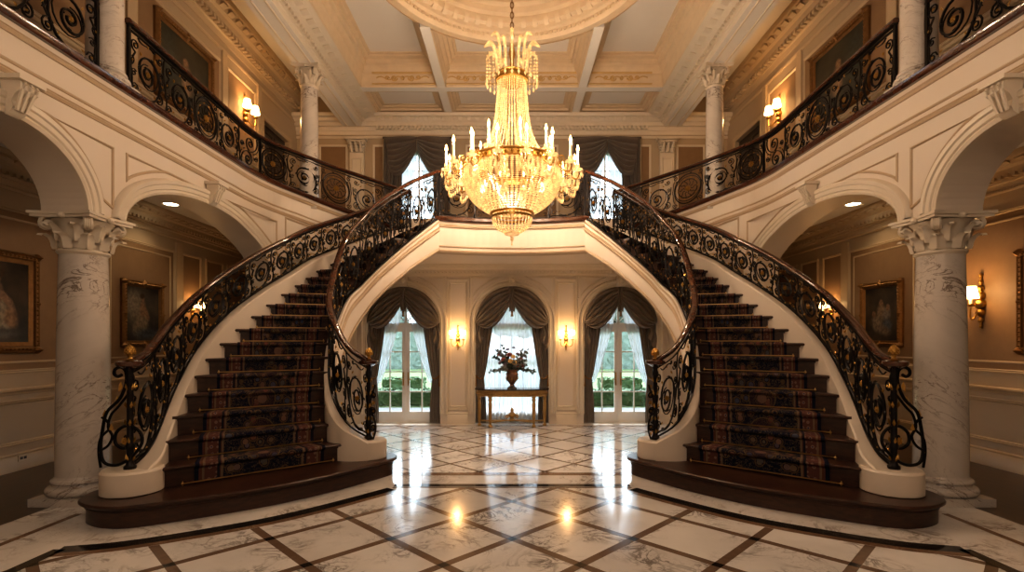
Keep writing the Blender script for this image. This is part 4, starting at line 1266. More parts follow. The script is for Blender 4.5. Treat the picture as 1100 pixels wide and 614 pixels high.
mirrored(RO, 'outer wrought iron railing of the right staircase with mahogany handrail and newel')
RI = thing('stair_railing', 'inner wrought iron railing of the left staircase, curving up to the bridge', 'railing', (-2.13,7.75,.53), 'scrolled iron stair railings')
railing(RI, S_I, 12, [0], .0145, top=.90, flips=False)
nw = newel(RI, -2.13, 7.75, .525, 1.68)
# little scroll column on the hall side of the inner newel
cur = [([(.05+.05*sin(v*9)+.03, v) for v in [.03*i for i in range(28)]], 1.0), (spiral(.08,.18,.07,.02,PI/2,1.6,16),.9), (spiral(.08,.42,.07,.02,-PI/2,-1.6,16),.9), (spiral(.09,.66,.06,.02,PI/2,1.6,16),.9)]
o, mg, n = wing(RI, -2.13, 7.75, .53, .88, -.30, cur, .013)
for v in (.08,.18,.30,.42,.54,.66,.78): rosette(mg, (-2.13+.88*.085, 7.75-.30*.085, .53+v), -n, .030)
o.build('wing_scroll', M['iron'], nw, second=(mg, M['gold']))
mirrored(RI, 'inner wrought iron railing of the right staircase, curving up to the bridge')

# gallery railings
def gal_rows(s0, s1, n, d=-.10, hh=None):
    out = []
    for i in range(n+1):
        s = lerp(s0,s1,i/n); p = FA(s, 0, d); z = ztopA(s)
        h = lerp(.98,.80,min(1,max(0,(s-SY(7.4))/(SY(10.6)-SY(7.4))))) if s < SY(10.6) else lerp(.80,.90,min(1,(s-SY(10.6))/2.5))
        out.append((p[0],p[1],z+.06+h,z+.06))
    return out
GA = RS(gal_rows(SY(3.2), SY(6.62), 40))
GR = thing('gallery_railing', 'left gallery railing section in front of the near column, black iron with gilt scrolls', 'railing', (-XA-.1,4.9,ZG), 'gallery railings')
railing(GR, GA, 4, [1], .016, posts=(.02,GA.len-.03), top=.90)
mirrored(GR, 'right gallery railing section in front of the near column, black iron with gilt scrolls')
GB = RS(gal_rows(SY(7.12), EP.len-.02, 120))
GR = thing('gallery_railing', 'long left gallery railing behind the near column, curving down towards the bridge', 'railing', (-XA-.1,9.0,ZG), 'gallery railings')
pu = SY(10.75)-SY(7.12)
rail_along(GB, 1.0, RAILP).build('handrail', M['rail'], GR)
mb = rail_along(GB, 1.0, [(.03,-.028),(-.03,-.028),(-.03,-.045),(.03,-.045)]); m2 = rail_along(GB, .90, bar(.016,.010)); mb.add(m2.v, m2.f); mb.build('upper_iron_rail', M['iron'], GR)
rail_along(GB, 0, [(a,b+.02) for a,b in bar(.022,.014)]).build('bottom_rail', M['iron'], GR)
bounds = [lerp(.03,pu,i/5) for i in range(6)] + [lerp(pu,GB.len,i/5) for i in range(1,6)]
for i, (a, b) in enumerate(zip(bounds, bounds[1:])):
    scroll_panel(GR, GB, a+.01, b-.01, [1,1,2,1,3,2,1,2,1,3][i], .03, .90, .0150, i in (3,8))
for u in (.02, pu, GB.len-.03):
    mb = MB(); P0, P1 = GB.F(u,0), GB.F(u,1); mb.tube([P0,(P1[0],P1[1],P1[2]-.03)], .028, 4); mb.lathe([(.04,0),(.04,.06),(.028,.08),(.028,.09)], P0, 8); mb.build('post', M['iron'], GR)
mirrored(GR, 'long right gallery railing behind the near column, curving down towards the bridge')
# bridge railing
SB = RS([(x, bridge_y(x)+.08, ZL+.06+.90, ZL+.06) for x in [-1.50+3.0*i/40 for i in range(41)]])
GR = thing('bridge_railing', 'straight iron railing along the bridge behind the chandelier', 'railing', (0,10.8,ZL))
railing(GR, SB, 4, [1,2,2,1], .012, posts=(.02,SB.len*.25,SB.len*.5,SB.len*.75,SB.len-.02), top=.90, flips=False)
# ------------------------------------------------------------------ columns
def capital_mesh(x, y, z0, h, r, ab):
    """bell with two rows of acanthus, corner volutes, square abacus"""
    mb = MB()
    mb.lathe([(r*1.0,0),(r*1.10,.03*h/.5),(r*1.10,.05*h/.5),(r*.98,.07*h/.5),(r*.98,h*.5),(r*1.12,h*.75),(r*1.3,h*.84)], (x,y,z0), 32)
    for row, (zz, hh, n, ph) in enumerate(((.12,.36,8,0),(.30,.42,8,PI/8))):
        for k in range(n):
            a = 2*PI*k/n+ph; d = Vector((cos(a),sin(a),0)); b = Vector((-sin(a),cos(a),0))
            pr = [(0,1.02,.24),(.2,1.07,.34),(.4,1.09,.28),(.6,1.14,.34),(.75,1.20,.24),(.88,1.32,.26),(1.0,1.46,.18),(.97,1.56,.14),(.86,1.60,.08)]
            o = len(mb.v)
            for t, q, w in pr:
                c = Vector((x,y,z0+h*(zz+hh*t)))+d*(r*q)
                for s in (-1,-.5,0,.5,1): mb.v.append(tuple(c + b*(r*w*s*1.05) + d*((.05 if s == 0 else (.012 if abs(s) == .5 else .0))*r/.25)))
            for i in range(len(pr)-1):
                for s in range(4): mb.f.append((o+i*5+s,o+i*5+s+1,o+(i+1)*5+s+1,o+(i+1)*5+s))
    # abacus with concave sides
    P = []
    for k in range(4):
        a0 = PI/4+k*PI/2
        for t in range(7):
            u = -1+2*t/6; q = ab*(.86+.14*u*u); L = ab*u
            c, s_ = cos(k*PI/2), sin(k*PI/2); P.append((x+q*c-L*s_, y+q*s_+L*c))
    mb.poly_prism(P, z0+h*.86, z0+h*.93); mb.poly_prism([(x+(a-x)*1.06, y+(b-y)*1.06) for a,b in P], z0+h*.93, z0+h)
    for k in range(4):
        a = k*PI/2; mb.ball((x+ab*.93*cos(a), y+ab*.93*sin(a), z0+h*.90), r*.16, 8, 6)
    return mb
def volute(x, y, z, a, r, h):
    mb = MB(); d = Vector((cos(a),sin(a),0))
    b = Vector((-sin(a),cos(a),0))
    for off in (-1,-.33,.33,1):
        P = [Vector((x,y,z-h*.55))+d*(r*1.05)+b*(.03*off)]
        for u, v in spiral(0,0,h*.22,h*.03,PI*.8,-1.9,26): P.append(Vector((x,y,z))+d*(r*1.38+u)+Vector((0,0,v))+b*(.03*off))
        mb.tube(P, h*.042, 6)
    mb.ball(tuple(Vector((x,y,z))+d*(r*1.38)), h*.07, 8, 6)
    return mb
def column(label, x, y, z0, z1, r, pl, group, ch, ab):
    t = thing('marble_column', label, 'column', (x,y,z0), group)
    mb = MB(); mb.box(x-pl,y-pl,z0,x+pl,y+pl,z0+pl*.26); mb.build('plinth', M['marble_col'], t, smooth=False)
    k = r/.29
    mb = MB(); zb = z0+pl*.26
    mb.lathe([(r*1.20,0)]+[(r*1.15+.055*k*cos(a), .055*k+.055*k*sin(a)) for a in [-PI/2+PI*i/8 for i in range(9)]]+[(r*1.10,.115*k),(r*1.06,.14*k)]+[(r*1.06+.03*k*cos(a), .17*k+.03*k*sin(a)) for a in [-PI/2+PI*i/6 for i in range(7)]]+[(r*1.03,.205*k),(r*1.0,.23*k)], (x,y,zb), 40)
    mb.build('base', M['marble_col'], t)
    zs = zb+.23*k; zc = z1-ch
    mb = MB(); n = 12
    mb.lathe([(r*(1-.13*(i/n)**1.6), (zc-zs)*i/n) for i in range(n+1)], (x,y,zs), 40)
    mb.build('shaft', M['marble_col'], t)
    c = capital_mesh(x,y,zc,ch,r*.87,ab).build('capital', M['trim'], t)
    for q in range(4): volute(x,y,zc+ch*.72,PI/4+q*PI/2,r*.87,ch).build('volute', M['trim'], c)
    return t
c = column('veined marble column under the left gallery beside the bullnose step', -5.42,6.6,0,SPR,.285,.37,'ground floor columns',.50,.36)
mirrored(c, 'veined marble column under the right gallery beside the bullnose step')
c = column('marble column standing on the left gallery at the near railing', -5.36,6.87,ZG,ZC-.02,.21,.27,'gallery columns',.5,.3)
mirrored(c, 'marble column standing on the right gallery at the near railing')
c = column('slim marble column far along the left gallery, under the ceiling beam', -4.57,11.75,ZL+.45,8.1,.205,.25,'gallery columns',.46,.29)
mirrored(c, 'slim marble column far along the right gallery, under the ceiling beam')

# ------------------------------------------------------------------ French doors and windows of the lower back wall
YD = YB + .26
def FD(u, v, d): return (u, YD - d, v)
def french(nm, c):
    root = None
    mb = MB(); h = .85
    mb.mold(FD, [(c-h,0)]+arch_pts(c,h,2.40,h,30)+[(c+h,0)], [(0,-.06),(0,.05),(-.09,.05),(-.09,-.06)])
    mb.fbox(FD, c-h, 2.30, -.05, c+h, 2.42, .05); mb.fbox(FD, c-.03, 2.42, -.04, c+.03, 3.2, .04)
    mb.fbox(FD, c-h, 0, -.06, c+h, .03, .06)
    for a in (.78, 2.36): mb.tube([FD(c+.0*cos(a),2.42,0),FD(c+.80*cos(a),2.42+.80*sin(a),0)], .018, 4)
    root = struct(nm, mb, M['whitewood'], smooth=False)
    mb = MB(); P = [FD(c-.8,2.42,0)]+[FD(a,b,0) for a,b in arch_pts(c,.80,2.42,.78,24)]+[FD(c+.8,2.42,0)]
    mb.add(P, [tuple(range(len(P)))]); mb.build('fanlight_pane', M['pane'], root, smooth=False)
    for s in (-1, 1):
        a, b = sorted((c+s*.002, c+s*.775)); m = MB()
        m.fbox(FD,a,.03,-.025,a+.09,2.30,.025); m.fbox(FD,b-.09,.03,-.025,b,2.30,.025)
        m.fbox(FD,a+.09,.03,-.025,b-.09,.26,.025); m.fbox(FD,a+.09,2.20,-.025,b-.09,2.30,.025)
        m.fbox(FD,(a+b)/2-.014,.26,-.018,(a+b)/2+.014,2.20,.018)
        for k in range(1,4): m.fbox(FD,a+.09,.26+1.94*k/4-.014,-.016,b-.09,.26+1.94*k/4+.014,.016)
        lf = m.build('door_leaf', M['whitewood'], root, smooth=False)
        m = MB(); m.fbox(FD,a+.08,.25,-.003,b-.08,2.21,.003); m.build('pane', M['pane'], lf, smooth=False)
        m = MB(); xh = c+s*.06; m.fbox(FD,xh-.018,.90,.025,xh+.018,1.22,.035)
        m.tube([FD(xh,1.05,.03),FD(xh,1.05,.08),FD(xh+s*.10,1.05,.085)], .011, 6); m.build('door_handle', M['brass'], lf)
    return root
french('door_1', -2.58); french('door_2', 2.58)
mb = MB(); h = .86
mb.mold(FD, [(-h,0)]+arch_pts(0,h,2.40,h,30)+[(h,0)], [(0,-.06),(0,.05),(-.09,.05),(-.09,-.06)])
mb.fbox(FD,-h,2.30,-.05,h,2.42,.05); mb.fbox(FD,-h,0,-.06,h,.30,.06)
for u in (-.28,.28): mb.fbox(FD,u-.018,.3,-.02,u+.018,3.1,.02)
for v in (.9,1.5): mb.fbox(FD,-h,v-.018,-.02,h,v+.018,.02)
w1 = struct('window_1', mb, M['whitewood'], smooth=False)
mb = MB(); P = [FD(-.8,.3,0),FD(-.8,2.42,0)]+[FD(a,b,0) for a,b in arch_pts(0,.80,2.42,.78,24)][1:-1]+[FD(.8,2.42,0),FD(.8,.3,0)]
mb.add(P, [tuple(range(len(P)))]); mb.build('pane', M['pane'], w1, smooth=False)
for i, c in ((2,-WX),(3,WX)):
    F = lambda u, v, d: (u, YU+.15-d, v); mb = MB()
    mb.mold(F, rect(c-WH,WZ0,c+WH,WZ1), [(0,-.06),(0,.05),(.08,.05),(.08,-.06)], True)
    mb.fbox(F,c-.03,WZ0,-.03,c+.03,WZ1,.03)
    for v in (5.4,6.15,6.9): mb.fbox(F,c-WH,v-.015,-.02,c+WH,v+.015,.02)
    w = struct('window_%d' % i, mb, M['whitewood'], smooth=False)
    mb = MB(); mb.fbox(F,c-WH+.05,WZ0+.05,-.003,c+WH-.05,WZ1-.05,.003); mb.build('pane', M['pane'], w, smooth=False)

# ------------------------------------------------------------------ curtains
def drape(F, uo, ui_top, ui_tie, ui_bot, ztop, ztie, zbot, nf, d0, amp, nm, label, cat, mat, group, tie=None, ztopf=None, ph=0.0):
    """pleated curtain between a fixed outer edge uo and an inner edge that is pulled back at the tie"""
    mb = MB(); nu, nv = nf*8, 36
    def inner(z):
        if z >= ztie:
            t = (z-ztie)/(ztop-ztie); return lerp(ui_tie, ui_top, t**.75 if t < 1 else 1)
        t = (ztie-z)/(ztie-zbot); return lerp(ui_tie, ui_bot, min(1,t*1.6)**.7)
    def fn(u, v):
        a = lerp(uo, ui_top, u)
        zt = ztopf(a) if ztopf else ztop
        z = lerp(zt, zbot, v); w = lerp(uo, inner(min(z,ztop)), u)
        pin = 1-.45*math.exp(-((z-ztie)/.25)**2) if tie else 1
        d = d0 + amp*pin*(sin(u*nf*2*PI+ph)+.35*sin(u*nf*4*PI+1.3+ph+v*2)) + .01*sin(v*9+u*5)
        sag = 0
        if tie and z > ztie: sag = -.05*u*math.exp(-((z-ztie)/.3)**2)
        return F(w, z+sag, d)
    mb.grid(fn, nu, nv); mb.uv = {}
    if label is None: return mb.build(nm, mat, group)
    o = mb.build(nm, mat, loc=F((uo+ui_top)/2, zbot, d0)); tag(o, label, cat, group)
    return o
def tieback(o, F, u0, u1, z, d, mat):
    mb = MB(); mb.tube([F(lerp(u0,u1,t), z-.05*sin(PI*t)+.06*(1-t), d+.05*sin(PI*t)) for t in [i/10 for i in range(11)]], .02, 6)
    mb.tube([F(u0,z+.03,d+.02),F(u0,z-.10,d+.03),F(u0,z-.2,d+.03)], .018, 6, radii=[.012,.022,.03]); mb.build('tieback', mat, o)
def swag(F, top, botm, d0, nfold, nu=24, nv=56):
    mb = MB()
    def fn(u, v):
        a, b = top(u), botm(u); e = v**.85
        x, z = lerp(a[0],b[0],e), lerp(a[1],b[1],e)
        belly = sin(PI*min(1,u*1.0))**.6
        d = d0 + (.03+.10*sin(PI*min(1,v*.8+.1)))*belly + .095*(abs(sin(v*nfold*PI + u*.9))-.5)*(.30+.70*belly)
        return F(x, z, d)
    mb.grid(fn, nu, nv); mb.uv = {}; return mb
LOC3 = [(-2.58,.87,'left'),(0,.88,'centre'),(2.58,.87,'right')]
for c, h, side in LOC3:
    F = lambda u, v, d: (c+u, YB+.09-d, v)
    nmz = {'left':'left French door','centre':'central window','right':'right French door'}[side]
    for s in (-1, 1):
        sd = 'left' if s < 0 else 'right'
        Fs = (lambda s: lambda u, v, d: F(s*u, v, d))(s)
        o = drape(Fs, h-.01, h-.50, h-.20, h-.26, 2.95, 1.12, .02, 5, .04, .026, 'drape', 'taupe velvet drape tied back on the %s side of the %s' % (sd, nmz), 'curtain', M['drape'], 'taupe drapes of the back wall',
                  tie=True, ztopf=lambda a: 2.38+math.sqrt(max(0,h*h-a*a))*.9)
        tieback(o, Fs, h-.02, h-.19, 1.10, .07, M['oldgold'])
        # trim of gathered fabric hanging beside the swag
        mb = MB(); mb.grid(lambda u, v: Fs(lerp(h-.02,h-.20-.06*(v<.01),u)-.03*sin(v*7), lerp(2.55,1.75+.35*u,v), .11+.03*sin(u*4*PI)), 16, 12); mb.uv = {}
        mb.build('jabot', M['drape'], o)
        if side != 'centre':
            o = drape(Fs, h-.10, .02, h-.24, h-.16, 2.85, .98, .02, 6, -.04, .014, 'sheer_curtain', 'white sheer curtain pulled to the %s side of the %s' % (sd, nmz), 'curtain', M['sheer'], 'white sheers of the back wall', tie=True)
    if side == 'centre':
        mb = MB(); mb.grid(lambda u, v: F(lerp(-.80,.80,u), lerp(3.1,.03,v), -.04+.022*sin(u*17*2*PI)+.008*sin(u*41*2*PI+v*2)), 180, 12); mb.uv = {}
        o = mb.build('sheer_curtain', M['sheer'], loc=(0,YB,.03)); tag(o, 'closed white sheer curtain with straight folds behind the flower table', 'curtain', 'white sheers of the back wall')
    V = thing('swag_valance', 'taupe velvet swag valance filling the arch over the %s' % nmz, 'valance', (c,YB,2.4), 'swag valances of the back wall')
    for s in (-1, 1):
        Fs = (lambda s: lambda u, v, d: F(s*u, v, d))(s)
        top = lambda u: (h*cos(u*PI/2)*.995+.0, 2.40+h*sin(u*PI/2)*.995)
        def botm(u): return (lerp(h*.99,.03,u), lerp(2.42,2.86,u**2.2) - .26*sin(PI*u)**1.0*(1-.35*u))
        swag(Fs, top, botm, .135, 6).build('swag', M['drape'], V)
    mb = MB(); mb.grid(lambda u, v: F(lerp(-.10,.10,u)*(1-.35*v)+0, lerp(3.26,2.70-.07*abs(u-.5),v), .17+.03*sin(u*4*PI)), 16, 10); mb.uv = {}
    cj = mb.build('jabot', M['drape'], V); mb = MB(); mb.lathe([(.0,0),(.03,-.02),(.03,-.05),(.02,-.06),(.035,-.14),(.0,-.15)], F(0,2.70,.17), 10); mb.build('tassel', M['oldgold'], cj)

for c, side in ((-WX,'left'),(WX,'right')):
    F = lambda u, v, d: (c+u, YU-.02-d, v); h = .93
    for s in (-1, 1):
        sd = 'left' if s < 0 else 'right'; Fs = (lambda s: lambda u, v, d: F(s*u, v, d))(s)
        o = drape(Fs, h, .42, .48, .52, 7.72, 5.4, ZL+.02, 4, .06, .03, 'drape', 'grey-brown drape on the %s side of the upper %s window' % (sd, side), 'curtain', M['drape_up'], 'drapes of the upper windows', tie=True)
        tieback(o, Fs, h, .47, 5.4, .10, M['drape_up'])
        drape(Fs, .60, .01, .40, .44, 7.5, 5.3, ZL+.02, 5, -.06, .012, 'sheer_curtain', 'white sheer curtain on the %s side of the upper %s window' % (sd, side), 'curtain', M['sheer_up'], 'sheers of the upper windows', tie=True)
    V = thing('swag_valance', 'grey-brown swag valance over the upper %s window' % side, 'valance', (c,YU-.1,7.0), 'swag valances of the upper windows')
    for s in (-1, 1):
        Fs = (lambda s: lambda u, v, d: F(s*u, v, d))(s)
        swag(Fs, lambda u: (lerp(h*.98,.0,u),7.76), lambda u: (lerp(h*.8,.02,u), lerp(6.72,7.35,u**1.7)-.20*sin(PI*u)), .19, 7).build('swag', M['drape_up'], V)
        mb = MB(); mb.grid(lambda u, v: Fs(lerp(h+.02,h-.26,u), lerp(7.76,6.0+.5*u,v), .16+.035*sin(u*5*PI)), 20, 10); mb.uv = {}; mb.build('jabot', M['drape_up'], V)
    mb = MB(); mb.tube([F(-h-.06,7.78,.08),F(h+.06,7.78,.08)], .03, 8); mb.build('pelmet_rod', M['darkwood'], V)

# ------------------------------------------------------------------ chandelier
HX, HY = 0.0, CY
CH = thing('crystal_chandelier', 'large tiered crystal chandelier with lit candle bulbs hanging under the dome', 'chandelier', (HX,HY,3.62))
mb = MB(); z = 6.9
i = 0
while z < 9.5:
    a = (i % 2)*PI/2; d = Vector((cos(a),sin(a),0))
    mb.tube([Vector((HX,HY,z+.05))+d*(.028*cos(t))+Vector((0,0,.058*sin(t))) for t in [2*PI*k/10 for k in range(11)]], .009, 5, cap=False); z += .085; i += 1
mb.tube([(HX,HY,6.3),(HX,HY,9.6)], .008, 5)
mb.build('chain', M['oldgold'], CH)
mb = MB(); mb.lathe([(.02,.95),(.10,.95),(.30,.99),(.40,1.04),(.42,1.2)], (HX,HY,ZB), 32); mb.build('ceiling_rose', M['giltplaster'], CH)
# crown of feathers
mb = MB(); mb.lathe([(.24,0),(.27,.01),(.28,.05),(.255,.07),(.25,.11),(.265,.13),(.24,.15)], (HX,HY,6.33), 32); mb.lathe([(.02,.0),(.05,.05),(.03,.3),(.06,.4),(.02,.62)], (HX,HY,6.4), 12)
cr = mb.build('crown', M['gold'], CH)
mb = MB()
for k in range(16):
    a = 2*PI*k/16; d = Vector((cos(a),sin(a),0))
    hh = .50 if k % 2 == 0 else .40
    P = [Vector((HX,HY,6.45))+d*(.25+.08*t+.14*t**3) + Vector((0,0,hh*sin(t*PI*.68)*1.12)) for t in [q/9 for q in range(10)]]
    mb.tube(P, .015, 5, radii=[.012,.014,.018,.022,.026,.030,.032,.030,.022,.010])
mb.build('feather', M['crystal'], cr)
mb = MB()
for k in range(24):
    a = 2*PI*k/24; r = .43
    for q in range(7): mb.octa((HX+r*cos(a),HY+r*sin(a),6.72-.055*q), .014, .022)
    mb.octa((HX+r*cos(a),HY+r*sin(a),6.31), .022, .055)
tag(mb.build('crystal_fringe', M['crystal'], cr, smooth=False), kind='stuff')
# beaded neck
def neck_r(t): return .235 + .10*t + .40*t**4.5      # t 0 top .. 1 ring
zt, zr = 6.33, 4.92
mb = MB(); NS = 40
for k in range(NS):
    a = 2*PI*k/NS
    for j in range(50):
        t = (j+.5*(k%2))/50; r = neck_r(t); zz = lerp(zt,zr,t); mb.octa((HX+r*cos(a),HY+r*sin(a),zz), .0155 if j % 2 else .012, .016)
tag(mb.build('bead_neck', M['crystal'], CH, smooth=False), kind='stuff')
mb = MB(); mb.lathe([(neck_r(i/20)*.86, lerp(zt,zr,i/20)-zr) for i in range(20,-1,-1)], (HX,HY,zr), 32); mb.f = [f for f in mb.f if len(f) == 4]
for k in range(8):
    a = 2*PI*k/8; mb.tube([(HX+neck_r(i/16)*cos(a)*.9,HY+neck_r(i/16)*sin(a)*.9,lerp(zt,zr,i/16)) for i in range(17)], .008, 4)
mb.f = mb.f[20*32:] if False else mb.f
# only the wire stays of the frame
mb2 = MB()
for k in range(10):
    a = 2*PI*k/10; mb2.tube([(HX+neck_r(i/16)*cos(a)*.93,HY+neck_r(i/16)*sin(a)*.93,lerp(zt,zr,i/16)) for i in range(17)], .006, 4)
mb2.build('wire_frame', M['gold'], CH)
RRG = .79
mb = MB(); mb.lathe([(RRG-.05,-.06),(RRG+.0,-.07),(RRG+.025,-.05),(RRG+.012,-.03),(RRG+.012,.03),(RRG+.03,.05),(RRG+.01,.075),(RRG-.05,.065)], (HX,HY,4.90), 64)
mb.f = [f for f in mb.f if len(f) == 4]
for k in range(48):
    a = 2*PI*k/48; mb.octa((HX+(RRG+.02)*cos(a),HY+(RRG+.02)*sin(a),4.90), .028, .035)
mb.build('gilt_ring', M['gold'], CH)
# bowl of beads
def bowl(t):   # t 0 at ring .. 1 bottom
    a = t*PI*.40
    return .80*cos(a*.0)*(1-.0) if False else (.79*(1+.03*sin(PI*min(1,t*2)) - .56*t**3.2), 4.84-.72*t)
mb = MB(); NS = 60
for k in range(NS):
    a = 2*PI*k/NS
    for j in range(27):
        t = (j+.3)/27; r, zz = bowl(t); mb.octa((HX+r*cos(a),HY+r*sin(a),zz), .040*(.35+.8*r), .0145)
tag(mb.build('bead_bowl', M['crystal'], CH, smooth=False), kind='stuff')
mb = MB()
for r0, z0_ in ((bowl(1)[0]+.01, 4.12), (.33, 4.06)):
    mb.lathe([(r0-.02,-.02),(r0+.015,-.015),(r0+.015,.02),(r0-.02,.02)], (HX,HY,z0_), 40)
mb.f = [f for f in mb.f if len(f) == 4]; mb.build('bowl_hoop', M['gold'], CH)
mb = MB()
for k in range(32):
    a = 2*PI*k/32
    for j in range(12):
        t = j/11; r = .335-.02*t-.19*t**2.5; mb.octa((HX+r*cos(a),HY+r*sin(a),4.04-.24*t), .016, .014)
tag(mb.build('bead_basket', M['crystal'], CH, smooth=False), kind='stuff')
mb = MB(); mb.lathe([(.13,0),(.12,-.03),(.04,-.05),(.02,-.08),(.035,-.11),(.01,-.14),(.012,-.15),(.001,-.16)], (HX,HY,3.80), 16); mb.octa((HX,HY,3.61), .02, .03); mb.build('drop_finial', M['crystal_dim'], CH)
# candle arms
bulbs = []
def arm(a, r0, z0_, r1, z1_):
    d = Vector((cos(a),sin(a),0)); C = Vector((HX,HY,0)); mb = MB()
    P = bez((r0,z0_),(lerp(r0,r1,.55),z0_-.26),(r1+.05,z1_-.34),(r1,z1_-.12),12)
    mb.tube([C+d*r+Vector((0,0,z)) for r, z in P], .014, 6)
    mb.tube([C+d*(lerp(r0,r1,.42)+u)+Vector((0,0,z0_-.06+v)) for u, v in spiral(0,0,.10,.025,-PI/2,1.5,14)], .010, 5)
    ar = mb.build('candle_arm', M['gold'], CH)
    c = C+d*r1+Vector((0,0,z1_))
    mb = MB(); mb.lathe([(.012,-.12),(.05,-.105),(.075,-.085),(.08,-.075),(.03,-.085),(.022,-.05),(.035,-.03),(.03,0),(.012,0)], tuple(c), 14); mb.build('drip_pan', M['crystal'], ar)
    mb = MB(); mb.lathe([(.020,0),(.020,.20),(.014,.21),(.001,.21)], tuple(c), 10); mb.build('candle', M['candle'], ar)
    mb = MB(); mb.lathe([(.008,0),(.020,.025),(.022,.045),(.012,.085),(.002,.115)], tuple(c+Vector((0,0,.21))), 10); mb.build('flame_bulb', M['bulb'], ar)
    mb = MB()
    for k in range(7):
        t = 2*PI*k/7; q = c+Vector((.078*cos(t),.078*sin(t),-.09))
        mb.octa(tuple(q), .010, .012)
        mb.octa(tuple(q-Vector((0,0,.03))), .009, .011); mb.octa(tuple(q-Vector((0,0,.085))), .017, .048)
    for k in range(9):
        r, z = P[3+k]; q = C+d*r+Vector((0,0,z)); L = .07+.05*(k % 3)
        for j in range(3): mb.octa(tuple(q-Vector((0,0,.03+.03*j))), .009, .011)
        mb.octa(tuple(q-Vector((0,0,.16))), .018, .05)
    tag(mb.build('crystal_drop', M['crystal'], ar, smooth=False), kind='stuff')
    bulbs.append(c+Vector((0,0,.26)))
for k in range(16): arm(2*PI*(k+.5)/16, RRG, 4.92, 1.10, 4.88)
for k in range(8): arm(2*PI*(k+.25)/8, .50, 5.02, .66, 5.16)

# ------------------------------------------------------------------ console table with flowers
TY = YB-.12
CT = thing('console_table', 'gilded half-round console table with dark marble top below the central window', 'table', (0,TY-.25,0))
def demi(a, b, n=28): return [(-a,TY)] + [(-a*cos(PI*i/n)*1.0, TY-.10-b*sin(PI*i/n)**.8) for i in range(n+1)] + [(a,TY)]
mb = MB(); mb.poly_prism(demi(.87,.36), .845, .875); mb.build('table_top', M['tabletop'], CT, smooth=False)
mb = MB(); mb.poly_prism(demi(.82,.32), .70, .845)
for x, y in demi(.825,.325,40)[1:-1]:
    mb.octa((x,y,.77), .022, .03)
mb.build('apron', M['giltwood'], CT)
def tleg(x, y):
    mb = MB(); mb.lathe([(.018,0),(.04,.01),(.045,.03),(.03,.06),(.022,.08),(.034,.10),(.026,.12),(.030,.30),(.040,.55),(.028,.58),(.045,.61),(.045,.64),(.032,.66),(.05,.69),(.05,.72)], (x,y,0), 14)
    for k in range(8):
        a = 2*PI*k/8; mb.tube([(x+.027*cos(a),y+.027*sin(a),.13),(x+.040*cos(a),y+.040*sin(a),.54)], .006, 4)
    mb.build('leg', M['giltwood'], CT)
LG = [(-.76,TY-.14),(.76,TY-.14),(-.50,TY-.38),(.50,TY-.38)]
for x, y in LG: tleg(x, y)
mb = MB()
for s in (-1,1):
    mb.tube(bez((s*.76,TY-.14,.13),(s*.55,TY-.2,.10),(s*.3,TY-.16,.15),(0,TY-.2,.13),14), .018, 6); mb.tube(bez((s*.50,TY-.38,.13),(s*.35,TY-.33,.10),(s*.2,TY-.22,.15),(0,TY-.2,.13),14), .018, 6)
mb.lathe([(.07,0),(.08,.03),(.05,.05),(.04,.08),(.09,.12),(.095,.15),(.06,.19),(.03,.21),(.045,.25),(.03,.29),(.001,.32)], (0,TY-.2,.12), 16)
for s in (-1,1): mb.tube([(s*(.08+u),TY-.2,.22+v) for u, v in spiral(.03,0,.05,.015,PI,-1.4,12)], .014, 5)
mb.build('stretcher', M['giltwood'], CT)
VY = TY-.22
VS = thing('flower_urn', 'copper brown urn on a dark square foot holding the bouquet', 'vase', (0,VY,.875))
mb = MB(); mb.lathe([(.05,.07),(.045,.09),(.06,.11),(.10,.17),(.135,.27),(.145,.34),(.12,.38),(.115,.40),(.15,.425),(.155,.44),(.13,.44),(.11,.40),(.001,.36)], (0,VY,.875), 28)
vb = mb.build('body', M['vase'], VS)
mb = MB(); mb.box(-.11,VY-.11,.875,.11,VY+.11,.905); mb.lathe([(.10,.03),(.085,.045),(.06,.06),(.055,.075)], (0,VY,.875), 20); mb.build('foot', M['tabletop'], VS)
mb = MB()
for k in range(12):
    a = 2*PI*k/12; leaf(mb, (.125*cos(a),VY+.125*sin(a),1.10), (cos(a)*.3,sin(a)*.3,1), (cos(a),sin(a),0), .14, .03)
mb.build('relief_leaf', M['oldgold'], VS)
FL = thing('flower_arrangement', 'loose bouquet of cream and rose flowers with grey-green leaves in the urn', 'flowers', (0,VY,1.3))
rnd = random.Random(5); C0 = Vector((0,VY,1.25))
dirs = []
for k in range(34):
    a = 2.39996*k; el = math.asin(min(1,.02+.97*((k*0.7549)%1))); d = Vector((cos(a)*cos(el), sin(a)*cos(el)*.6, sin(el))); dirs.append((d, rnd.uniform(.46,.60)*(1.12 if d.z > .7 else .90)))
for k, (d, L) in enumerate(dirs):
    mb = MB(); tip = C0+d*L; midp = C0+d*L*.5+Vector((0,0,.05))
    pts_ = bez(tuple(C0), tuple(C0+Vector((0,0,.12))), tuple(midp), tuple(tip), 10); mb.tube(pts_, .004, 4)
    for j in range(3,11):
        p = Vector(pts_[j]); t = (Vector(pts_[min(j+1,10)])-Vector(pts_[j-1])).normalized()
        for s in (0,1,2):
            r = Vector((rnd.uniform(-1,1),rnd.uniform(-1,1),rnd.uniform(-.6,1))); q = (t*.5+r*.8).normalized()
            leaf(mb, p+q*.035, q, r.cross(q)+Vector((.01,.01,.01)), rnd.uniform(.08,.11), .025)
    mb.build('leafy_stem', M['leafgrey' if k % 3 else 'leaf'], FL)
